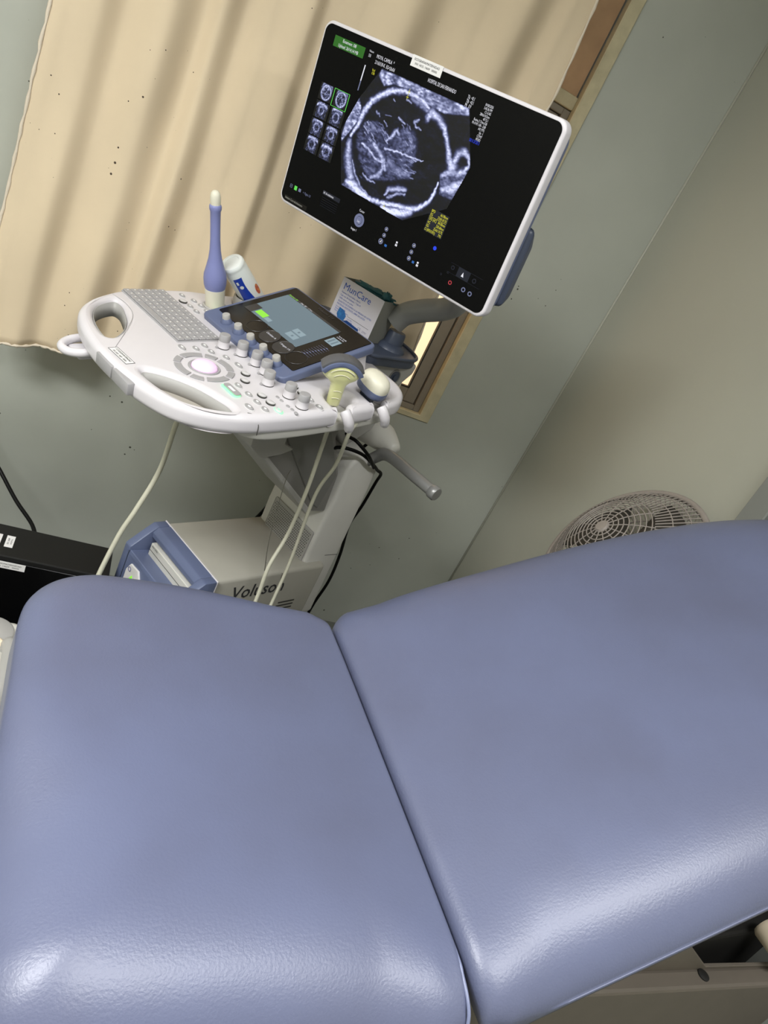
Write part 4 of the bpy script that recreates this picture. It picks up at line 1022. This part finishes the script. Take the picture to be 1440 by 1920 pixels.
def thumbs(X, Y):
    rng = np.random.default_rng(11); I = np.zeros_like(X); n1 = noise2(X.shape, 2, rng); mask = np.zeros(X.shape, bool)
    cells = [(-252+42*c, 70-32.5*r) for r in range(4) for c in range(2)]
    for q, (cx, cy) in enumerate(cells):
        sel = (X > cx) & (X < cx+38) & (Y < cy) & (Y > cy-30)
        mx_, my_ = cx+19, cy-15; d = np.hypot((X-mx_)/1.0, (Y-my_)/1.0)
        if q < 2:
            J = np.exp(-((d-12.5)/1.6)**2)*.9 + (d < 11)*.45*n1**2*1.5 + np.exp(-((d-17.5)/2.5)**2)*(Y > my_+6)*.5
        else:
            J = np.exp(-((np.hypot((X-mx_)/1.3, (Y-my_+14)/1.1)-22-rng.random()*4)/2.2)**2)*.75 + np.exp(-((d-6-3*rng.random())/2)**2)*.45 + .3*n1**2*(np.abs(X-mx_) < 14)
        J = J*(.5+.8*n1)*(np.abs(X-mx_) < 17-.25*np.abs(Y-my_))
        I = np.where(sel, J, I); mask |= sel
    return I, mask
picture('scan_thumbnails', -256, -166, -62, 72, .9, thumbs, .0021)
link('thumbnail_frame', plate_mesh([[(-.2130, .0705), (-.1718, .0705), (-.1718, .0388), (-.2130, .0388)], [(-.2120, .0697), (-.1728, .0697), (-.1728, .0396), (-.2120, .0396)]], .0002), 'screen_lime', MO, loc=(0, 0, .0028))

# ------------------------------------------------------------------ things on the machine
CW = USW @ CON
def con_pt(u, v, h): return CW @ Vector((u, v, h))
Uw, Vw, Nw = (CW.to_3x3() @ Vector(a) for a in ((1, 0, 0), (0, 1, 0), (0, 0, 1)))
def frame(origin, zdir, xdir):
    z = zdir.normalized(); x = (xdir - z*xdir.dot(z)).normalized(); y = z.cross(x)
    return Matrix(((x.x, y.x, z.x, origin.x), (x.y, y.y, z.y, origin.y), (x.z, y.z, z.z, origin.z), (0, 0, 0, 1)))
def thing_at(name, mtx, label, cat, group=None):
    o = bpy.data.objects.new(name, None); COL.objects.link(o); o.matrix_world = mtx; o.empty_display_size = .03
    return tag(o, label, cat, group)
def cable_part(parent, pmtx, pts, rad, m='cable_cream', n=8):
    inv = pmtx.inverted(); return link('cable', tube_mesh([inv @ Vector(p) for p in pts], rad, 10, n), m, parent, smooth=180)
def mach(u, v, z): return USW @ Vector((u, v, z))

# long endocavity probe
m1 = frame(con_pt(-.285, .203, -.020), Nw - Vw*.20, Uw)
PR = thing_at('endocavity_probe', m1, 'long slender lilac-blue probe with a white tip standing upright in its holder', 'ultrasound probe', 'ultrasound probes')
link('probe_foot', lathe_mesh([(.016, .0), (.0215, .006), (.0225, .03), (.0235, .062), (.0240, .068), (.02, .070)], 28), 'probe_cream', PR, smooth=60)
link('probe_body', lathe_mesh([(.0225, .064), (.0262, .078), (.0270, .092), (.0258, .104), (.0205, .122), (.0158, .140), (.0128, .160), (.0114, .185), (.0112, .22), (.0116, .248), (.0135, .252), (.0138, .258), (.0125, .262), (.011, .263)], 32), 'probe_blue', PR, smooth=60)
link('probe_tip', lathe_mesh([(.0112, .262), (.0118, .272), (.0115, .280), (.0098, .287), (.0060, .2915), (.001, .293)], 28), 'probe_cream', PR, smooth=60)
cable_part(PR, m1, [con_pt(-.285, .203, -.015), con_pt(-.27, .19, -.10), (.187, 1.526, .75), (.189, 1.546, .60), (.165, 1.524, .49), (.147, 1.514, .42), (.131, 1.495, .32), (.119, 1.470, .22), (.10, 1.43, .12), (.06, 1.38, -.06)], .0060)

# convex probe with a yellowed translucent grip
def loft_mesh(rows, n=36, expo=2.6):
    bm = bmesh.new(); rings = []
    for a, b_, z in rows:
        ring = []
        for k in range(n):
            t = 2*math.pi*k/n; c, s = math.cos(t), math.sin(t)
            ring.append(bm.verts.new((a*math.copysign(abs(c)**(2/expo), c), b_*math.copysign(abs(s)**(2/expo), s), z)))
        rings.append(ring)
    for r0, r1 in zip(rings, rings[1:]):
        for k in range(n): bm.faces.new((r0[k], r0[(k+1) % n], r1[(k+1) % n], r1[k]))
    bm.faces.new(rings[0][::-1]); bm.faces.new(rings[-1])
    return bm_mesh(bm)
m2 = frame(con_pt(.150, .232, -.018), Nw*1.0 - Vw*.12 + Uw*.10, Vw*.85 + Uw*.50) @ Matrix.Scale(.90, 4)
PC = thing_at('convex_probe', m2, 'convex probe with a yellowed fan-shaped grip nearest the table', 'ultrasound probe', 'ultrasound probes')
rows = [(.0155, .0125, .0), (.0165, .0135, .02), (.017, .0138, .044), (.0190, .0142, .058), (.0270, .0155, .068), (.0380, .0170, .075), (.0440, .0180, .082), (.0450, .0180, .089)]
link('probe_grip', loft_mesh(rows + [(.0430, .0178, .095), (.0370, .017, .104), (.0250, .016, .111), (.004, .012, .114)]), 'probe_yellow', PC, smooth=60)
def arc_band(r0, r1, a0, a1, zc, y0, y1, n=22):
    bm = bmesh.new()
    pts = [(r1*math.sin(R(a0+(a1-a0)*k/n)), zc+r1*math.cos(R(a0+(a1-a0)*k/n))) for k in range(n+1)]
    pts += [(r0*math.sin(R(a1+(a0-a1)*k/n)), zc+r0*math.cos(R(a1+(a0-a1)*k/n))) for k in range(n+1)]
    add_prism(bm, pts, 'y', y0, y1, .0015, 2); return bm_mesh(bm)
link('probe_collar', arc_band(.047, .0585, -60, 60, .0645, -.0172, .0190), 'slate_blue', PC, smooth=40)
link('probe_lens', arc_band(.054, .0640, -54, 54, .0645, -.0130, .0180), 'probe_rubber', PC, smooth=40)
for rr in (.028, .042):
    link('grip_ridge', tube_mesh([(rr*math.sin(R(a)), -.0183, .064+rr*math.cos(R(a))) for a in range(-44, 45, 8)], .0009, 6), 'probe_cream', PC, smooth=180)
for zz in (.022, .042):
    link('grip_ridge', tube_mesh([(-.010, -.0137, zz), (0, -.0142, zz+.002), (.010, -.0137, zz)], .0008, 6, 4), 'probe_cream', PC, smooth=180)
cable_part(PC, m2, [con_pt(.150, .240, -.016), con_pt(.150, .245, -.05), mach(.13, .28, .85), mach(.10, .32, .80), mach(.10, .336, .673), mach(.10, .34, .541), mach(.12, .301, .458), mach(.13, .297, .375), mach(.14, .288, .297), mach(.15, .27, .18), mach(.16, .24, -.05)], .0058)

# volume probe: cream dome on a blue collar
m3 = frame(con_pt(.152, .326, -.025), Nw + Uw*.25, Vw*.15 + Uw)
PV = thing_at('volume_probe', m3, 'stubby probe with a cream dome head and slate-blue collar behind the yellowed one', 'ultrasound probe', 'ultrasound probes')
link('probe_grip', loft_mesh([(.017, .014, .0), (.018, .015, .024), (.028, .020, .034)], 36), 'slate_dark', PV, smooth=50)
link('probe_collar', loft_mesh([(.030, .022, .033), (.036, .027, .037), (.0375, .0285, .046), (.037, .028, .053), (.034, .026, .054)], 36), 'slate_blue', PV, smooth=50)
link('probe_head', loft_mesh([(.0365, .0275, .0535), (.0368, .0277, .058), (.0355, .0262, .067), (.031, .0225, .075), (.022, .016, .081), (.010, .008, .0838), (.001, .001, .084)], 36, 2.4), 'probe_cream', PV, smooth=60)
cable_part(PV, m3, [con_pt(.158, .338, -.02), con_pt(.17, .32, -.05), mach(.2, .266, .903), mach(.16, .321, .79), mach(.12, .349, .67), mach(.12, .371, .465), mach(.13, .362, .351), mach(.14, .35, .303), mach(.16, .33, .2), mach(.18, .32, -.05)], .0045)

# gel bottle standing upside down in the cup
m4 = frame(con_pt(-.29, .335, -.008), Nw*1.0 - Vw*.92 - Uw*.05, Uw)
GB = thing_at('gel_bottle', m4, 'white gel bottle with a blue label leaning upside down in the round cup', 'bottle')
link('bottle_body', lathe_mesh([(.010, -.0), (.022, .006), (.0285, .02), (.0295, .03), (.0295, .140), (.0288, .144), (.0295, .147), (.0290, .153), (.0265, .1565), (.0200, .157), (.0190, .1555), (.001, .1545)], 36), 'bottle_white', GB, smooth=50)
def patch(fn, zlo, zhi, r, n=16, k=10):
    """label patch wrapped on the bottle: fn(t)->(angle0,angle1) at height fraction t"""
    bm = bmesh.new(); rows_ = []
    for i in range(n+1):
        t = i/n; a0, a1 = fn(t); z = zlo+(zhi-zlo)*t
        rows_.append([bm.verts.new((r*math.cos(R(a0+(a1-a0)*j/k)), r*math.sin(R(a0+(a1-a0)*j/k)), z)) for j in range(k+1)])
    for r0, r1 in zip(rows_, rows_[1:]):
        for j in range(k): bm.faces.new((r0[j], r0[j+1], r1[j+1], r1[j]))
    return bm_mesh(bm)
link('blue_label', patch(lambda t: (-62+8*t, 2-28*math.sin(t*1.5)+14*t*t), .045, .128, .0298), 'bottle_blue', GB, smooth=180)
link('orange_seal', patch(lambda t: (34-15*math.sqrt(max(0, 1-(2*t-1)**2)), 34+15*math.sqrt(max(0, 1-(2*t-1)**2))), .055, .085, .0298), 'bottle_orange', GB, smooth=180)
link('label_emblem', patch(lambda t: (-34-9*math.sqrt(max(0, 1-(2*t-1)**2)), -34+9*math.sqrt(max(0, 1-(2*t-1)**2))), .096, .106, .0301), 'bottle_white', GB, smooth=180)
link('label_mark', patch(lambda t: (-48, -38), .110, .119, .0301), 'bottle_white', GB, smooth=180)

# glove box on the tray
BXM = USW @ Matrix.Translation((-.126, .484, 1.0185)) @ Matrix.Rotation(R(9), 4, 'Z')
BX = thing_at('glove_box', BXM, 'small white card glove box with blue lettering on the slate tray', 'glove box')
bm = bmesh.new()
w2, dpt, hgt, tk = .070, .074, .112, .0012
add_box(bm, (-w2, 0, 0), (w2, tk, hgt)); add_box(bm, (-w2, dpt-tk, 0), (w2, dpt, hgt-.004))
add_box(bm, (-w2, tk, 0), (w2, dpt-tk, tk))
link('box_panels', bm_mesh(bm), 'box_card', BX)
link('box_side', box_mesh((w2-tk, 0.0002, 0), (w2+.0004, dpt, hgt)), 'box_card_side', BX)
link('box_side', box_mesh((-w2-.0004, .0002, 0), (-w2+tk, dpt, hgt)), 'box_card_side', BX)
link('box_inner_top', box_mesh((-w2+tk, .004, hgt-.012), (w2-tk, dpt-.004, hgt-.010)), 'box_inside', BX)
def front_text(rows, m, name, y=-.0004):
    me = lines_mesh(rows); me.transform(Matrix.Rotation(R(90), 4, 'X')); return link(name, me, m, BX, loc=(0, y, 0))
front_text([('MunCare', -.060, .092, .0245, 'LEFT', 1.02)], 'ink_blue', 'brand_lettering')
front_text([('Guantes Desechables, Nitrilo', -.060, .0770, .0062, 'LEFT', .9), ('Caja con 50 Unidades / Talla M', -.060, .0690, .0062, 'LEFT', .9), ('100% nitrilo sin polvo', -.060, .0610, .0062, 'LEFT', .9),
            ('GUANTES DE EXAMEN A LA MEDIDA DE USTED', -.060, .0530, .0062, 'LEFT', .88), ('MATERIAL RESISTENTE, LIBRE DE LATEX', -.060, .0455, .0062, 'LEFT', .9),
            ('Uso en laboratorio', -.060, .0385, .005, 'LEFT', .9), ('Manipulacion de muestras', -.060, .0330, .005, 'LEFT', .9), ('Clinica', -.060, .0275, .005, 'LEFT', .9),
            ('Lote 2025', -.012, .024, .0045, 'LEFT', .9), ('Vence 2028', -.012, .019, .0045, 'LEFT', .9)], 'ink_blue', 'small_lettering')
front_text([('CE', .028, .018, .009, 'LEFT', 1.), ('2797', .044, .0165, .0075, 'LEFT', 1.)], 'ink_grey', 'mark_lettering')
me = rects_mesh([(-.014, .060, .0290, .0298)]); me.transform(Matrix.Rotation(R(90), 4, 'X')); link('print_rule', me, 'ink_black', BX, loc=(0, -.0004, 0))
link('printed_glove', prism_mesh([(-.046, .040), (-.028, .038), (-.018, .027), (-.020, .016), (-.026, .008), (-.040, .012), (-.048, .022)], 'y', -.0006, .0), 'print_blue', BX)
link('printed_band', prism_mesh([(-.026, .012), (-.010, .020), (.032, .016), (.034, .008), (-.020, .000)], 'y', -.0008, .0), 'print_navy', BX)
# crumpled glove poking out of the opening
bm = bmesh.new(); bmesh.ops.create_icosphere(bm, subdivisions=4, radius=1)
rng = random.Random(8)
from mathutils import noise as mn
for v in bm.verts:
    d = v.co.copy(); k = 1+.55*mn.noise(d*2.3+Vector((3, 1, 7)))+.25*mn.noise(d*6)
    v.co = Vector((d.x*.060*k, d.y*.022*k, d.z*.011*k))
for f in bm.faces: f.smooth = True
link('glove', bm_mesh(bm), 'glove_teal', BX, loc=(.006, .042, .1095))
bm = bmesh.new(); bmesh.ops.create_icosphere(bm, subdivisions=3, radius=1)
for v in bm.verts:
    d = v.co.copy(); k = 1+.6*mn.noise(d*2.9+Vector((1, 4, 2))); v.co = Vector((d.x*.012*k, d.y*.012*k, d.z*.013*k))
for f in bm.faces: f.smooth = True
link('glove_finger', bm_mesh(bm), 'glove_teal', BX, loc=(.052, .030, .116))

# ------------------------------------------------------------------ loose cables
def cable(name, pts, rad, m, label, cat='cable', n=8, group=None):
    o = link(name, tube_mesh(pts, rad, 10, n), m, smooth=180); return tag(o, label, cat, group)
cable('power_cable', [mach(-.05, .42, .74), mach(.0, .444, .736), mach(.045, .462, .766), mach(.066, .52, .760), mach(.068, .585, .728), mach(.060, .625, .705), mach(.052, .662, .685), mach(.03, .69, .640), mach(.017, .70, .549), mach(.006, .70, .467), mach(.025, .70, .369), mach(.032, .70, .268), mach(.018, .70, .141), mach(.0, .72, -.08)], .0048, 'black_rubber', 'black cable looping round the column top and down its rear edge')
cable('power_cable', [mach(-.02, .50, .80), mach(.015, .498, .785), mach(.056, .488, .793), mach(.078, .526, .768), mach(.072, .572, .735), mach(.064, .60, .715)], .0048, 'black_rubber', 'short black cable looping over the handle bend below the probe holders')
cable('power_cable', [(.66, 1.90, .62), (.593, 1.90, .487), (.577, 1.90, .41), (.546, 1.90, .323), (.49, 1.90, .254), (.427, 1.90, .205), (.36, 1.90, .12), (.33, 1.90, -.08)], .0055, 'black_rubber', 'black cable sagging along the wall left of the machine column')
cable('power_cable', [(-.52, 2.035, .86), (-.46, 2.01, .70), (-.38, 1.99, .57), (-.30, 1.97, .44), (-.242, 1.95, .347), (-.166, 1.9, .276), (-.105, 1.83, .238), (-.049, 1.76, .22), (-.027, 1.69, .215), (-.02, 1.684, .19)], .0055, 'black_rubber', 'black cable running down the wall into the black case')
cable('power_cable', [(.775, 1.88, .83), (.782, 1.89, .765), (.790, 1.89, .743), (.78, 1.89, .70), (.76, 1.89, .66)], .005, 'black_rubber', 'black cable end showing under the curtain corner by the console')
cable('thin_cord', [mach(.05, .308, .70), mach(.05, .308, .659), mach(.085, .300, .516), mach(.088, .331, .410)], .0011, 'cable_grey', 'thin grey cord hanging in front of the vent panel', 'cord')

# ------------------------------------------------------------------ black case on the floor by the wall
CS = empty('computer_case', (-.28, 1.613, -.05))
tag(CS, 'low black computer case lying along the wall with white inventory stickers', 'computer case')
link('case_body', box_mesh((-.38, -.065, .012), (.440, .065, .309), .003, 2), 'black_case', CS)
link('case_front', box_mesh((-.375, -.0685, .02), (.435, -.0652, .296), .001, 1), 'black_gloss', CS)
for x in (-.34, .36):
    for y in (-.045, .045):
        link('case_foot', lathe_mesh([(.014, FZ+.05), (.014, .013), (.001, .013)], 14), 'black_rubber', CS, loc=(x, y, 0))
link('inventory_sticker', box_mesh((.188, -.028, .3088), (.207, .020, .3097)), 'paper_white', CS)
link('sticker_lettering', lines_mesh([('INV. 14609', .000, .003, .0065, 'CENTER', .9), ('HOSPITAL', 0, -.004, .005, 'CENTER', 1.)]), 'ink_black', CS, loc=(.1975, -.004, .3100), rot=(0, 0, R(90)))
link('inventory_sticker', box_mesh((.150, -.028, .3088), (.178, .020, .3097)), 'paper_white', CS)
link('inventory_sticker', box_mesh((.155, -.0694, .276), (.248, -.0684, .2955)), 'paper_white', CS)
me = lines_mesh(sticker_rows(.158, .245, .2775, .2940)); me.transform(Matrix.Rotation(R(90), 4, 'X'))
link('sticker_lettering', me, 'ink_black', CS, loc=(0, -.0697, 0))

# ------------------------------------------------------------------ pale housing and hose at the left edge
HS = empty('device_housing', (-.22, 1.24, -.05))
tag(HS, 'pale grey plastic device housing with a round cap beside the black case', 'device')
pl = plate_mesh([rrect(-.24, .23, -.13, .155, .03)], .120, .014, 3); pl.transform(Matrix.Translation((0, 0, .130)))
link('housing_body', pl, 'plastic_offwhite', HS, smooth=50)
link('round_cap', lathe_mesh([(.046, .2495), (.046, .2525), (.042, .2555), (.002, .2560)], 30), 'plastic_grey', HS, loc=(.16, .12-.01, 0), smooth=45)
link('grip_bar', tube_mesh([(.20, .065, .24), (.205, .05, .275), (.212, .0, .285), (.215, -.08, .282), (.212, -.12, .265), (.21, -.125, .23)], .017, 14, 5), 'plastic_grey', HS, smooth=180)
for x in (-.18, .18):
    for y in (-.09, .11):
        link('housing_foot', lathe_mesh([(.016, FZ+.05), (.016, .012), (.001, .012)], 14), 'black_rubber', HS, loc=(x, y, 0))
cable('hose', [(-.05, 1.04, -.08), (.0, 1.06, .06), (.016, 1.062, .16), (.010, 1.10, .20), (.0, 1.165, .212), (-.004, 1.22, .214), (-.03, 1.30, .2135), (-.10, 1.33, .2135)], .007, 'hose_cream', 'cream hose draped over the pale grey housing beside the table', 'hose')

# ------------------------------------------------------------------ fan
FC = Vector((1.215, 1.215, .885)); FAX = Vector((-.86, .10, .50)).normalized()
FN = empty('pedestal_fan', (FC.x+.10, FC.y+.02, FZ))
tag(FN, 'grey pedestal fan with a wire cage behind the raised backrest', 'fan')
fm = frame(FC-Vector((FC.x+.10, FC.y+.02, FZ)), FAX, Vector((0, 1, 0)))
FR_ = .205
def dome(r, d): return d*(1-(r/FR_)**2)
def grille(d, inner):
    bm = bmesh.new(); wr = .0017
    ring_r = [inner+.0115*k for k in range(int((.115-inner)/.0115)+1)] + [.145, .178]
    for r in ring_r:
        n = 48; add_tube(bm, [(r*math.cos(2*math.pi*k/n), r*math.sin(2*math.pi*k/n), dome(r, d)) for k in range(n)], wr, 5, False, 0, True)
    for k in range(84):
        a = 2*math.pi*k/84
        add_tube(bm, [(r*math.cos(a+.25*(r-.1)/.1), r*math.sin(a+.25*(r-.1)/.1), dome(r, d)) for r in (.113, .145, .178, FR_)], wr, 4, False)
    for k in range(14):
        a = 2*math.pi*k/14
        add_tube(bm, [(r*math.cos(a), r*math.sin(a), dome(r, d)) for r in (inner, .055, .085, .115)], wr, 4, False)
    return bm_mesh(bm)
link('front_grille', grille(.105, .016), 'fan_plastic', FN, mtx=fm, smooth=180)
link('rear_grille', grille(-.075, .05), 'fan_plastic', FN, mtx=fm, smooth=180)
link('cage_rim', tube_mesh([(FR_*math.cos(R(a)), FR_*math.sin(R(a)), 0) for a in range(0, 360, 6)], .008, 10, closed=True), 'fan_plastic', FN, mtx=fm, smooth=180)
link('cage_badge', lathe_mesh([(.016, .100), (.018, .103), (.014, .108), (.001, .109)], 28), 'fan_plastic', FN, mtx=fm, smooth=45)
link('motor', lathe_mesh([(.03, -.17), (.05, -.16), (.056, -.08), (.05, -.05), (.03, -.02), (.028, .03), (.02, .036), (.001, .037)], 28), 'fan_plastic', FN, mtx=fm, smooth=45)
bm = bmesh.new()
prof = []
for i in range(9):
    r = .03+.135*i/8; wv = .03+.075*math.sin(min(1, i/6)*1.5)
    prof.append([bm.verts.new((r*math.cos(t)*1, r*math.sin(t), .01+.035*(t)/1.0*(1-.3*i/8))) for t in np.linspace(-.35-wv*3, .35+wv*3, 8)])
for r0, r1 in zip(prof, prof[1:]):
    for k in range(7): bm.faces.new((r0[k], r0[k+1], r1[k+1], r1[k]))
blade = bm_mesh(bm)
for k in range(3):
    bo = link('blade', blade, 'fan_blade', FN, mtx=fm @ Matrix.Rotation(R(120*k), 4, 'Z'), smooth=180)
    s = bo.modifiers.new('t', 'SOLIDIFY'); s.thickness = .002
bk_ = fm @ Vector((0, 0, -.12))
link('stand_pole', tube_mesh([(0, 0, .03), (0, 0, bk_.z-.06), (bk_.x*.6, bk_.y*.6, bk_.z-.02), tuple(bk_)], .014, 14), 'fan_plastic', FN, smooth=60)
link('stand_base', lathe_mesh([(.17, 0), (.17, .012), (.15, .022), (.04, .034), (.025, .05), (.016, .06)], 36), 'fan_plastic', FN, smooth=45)
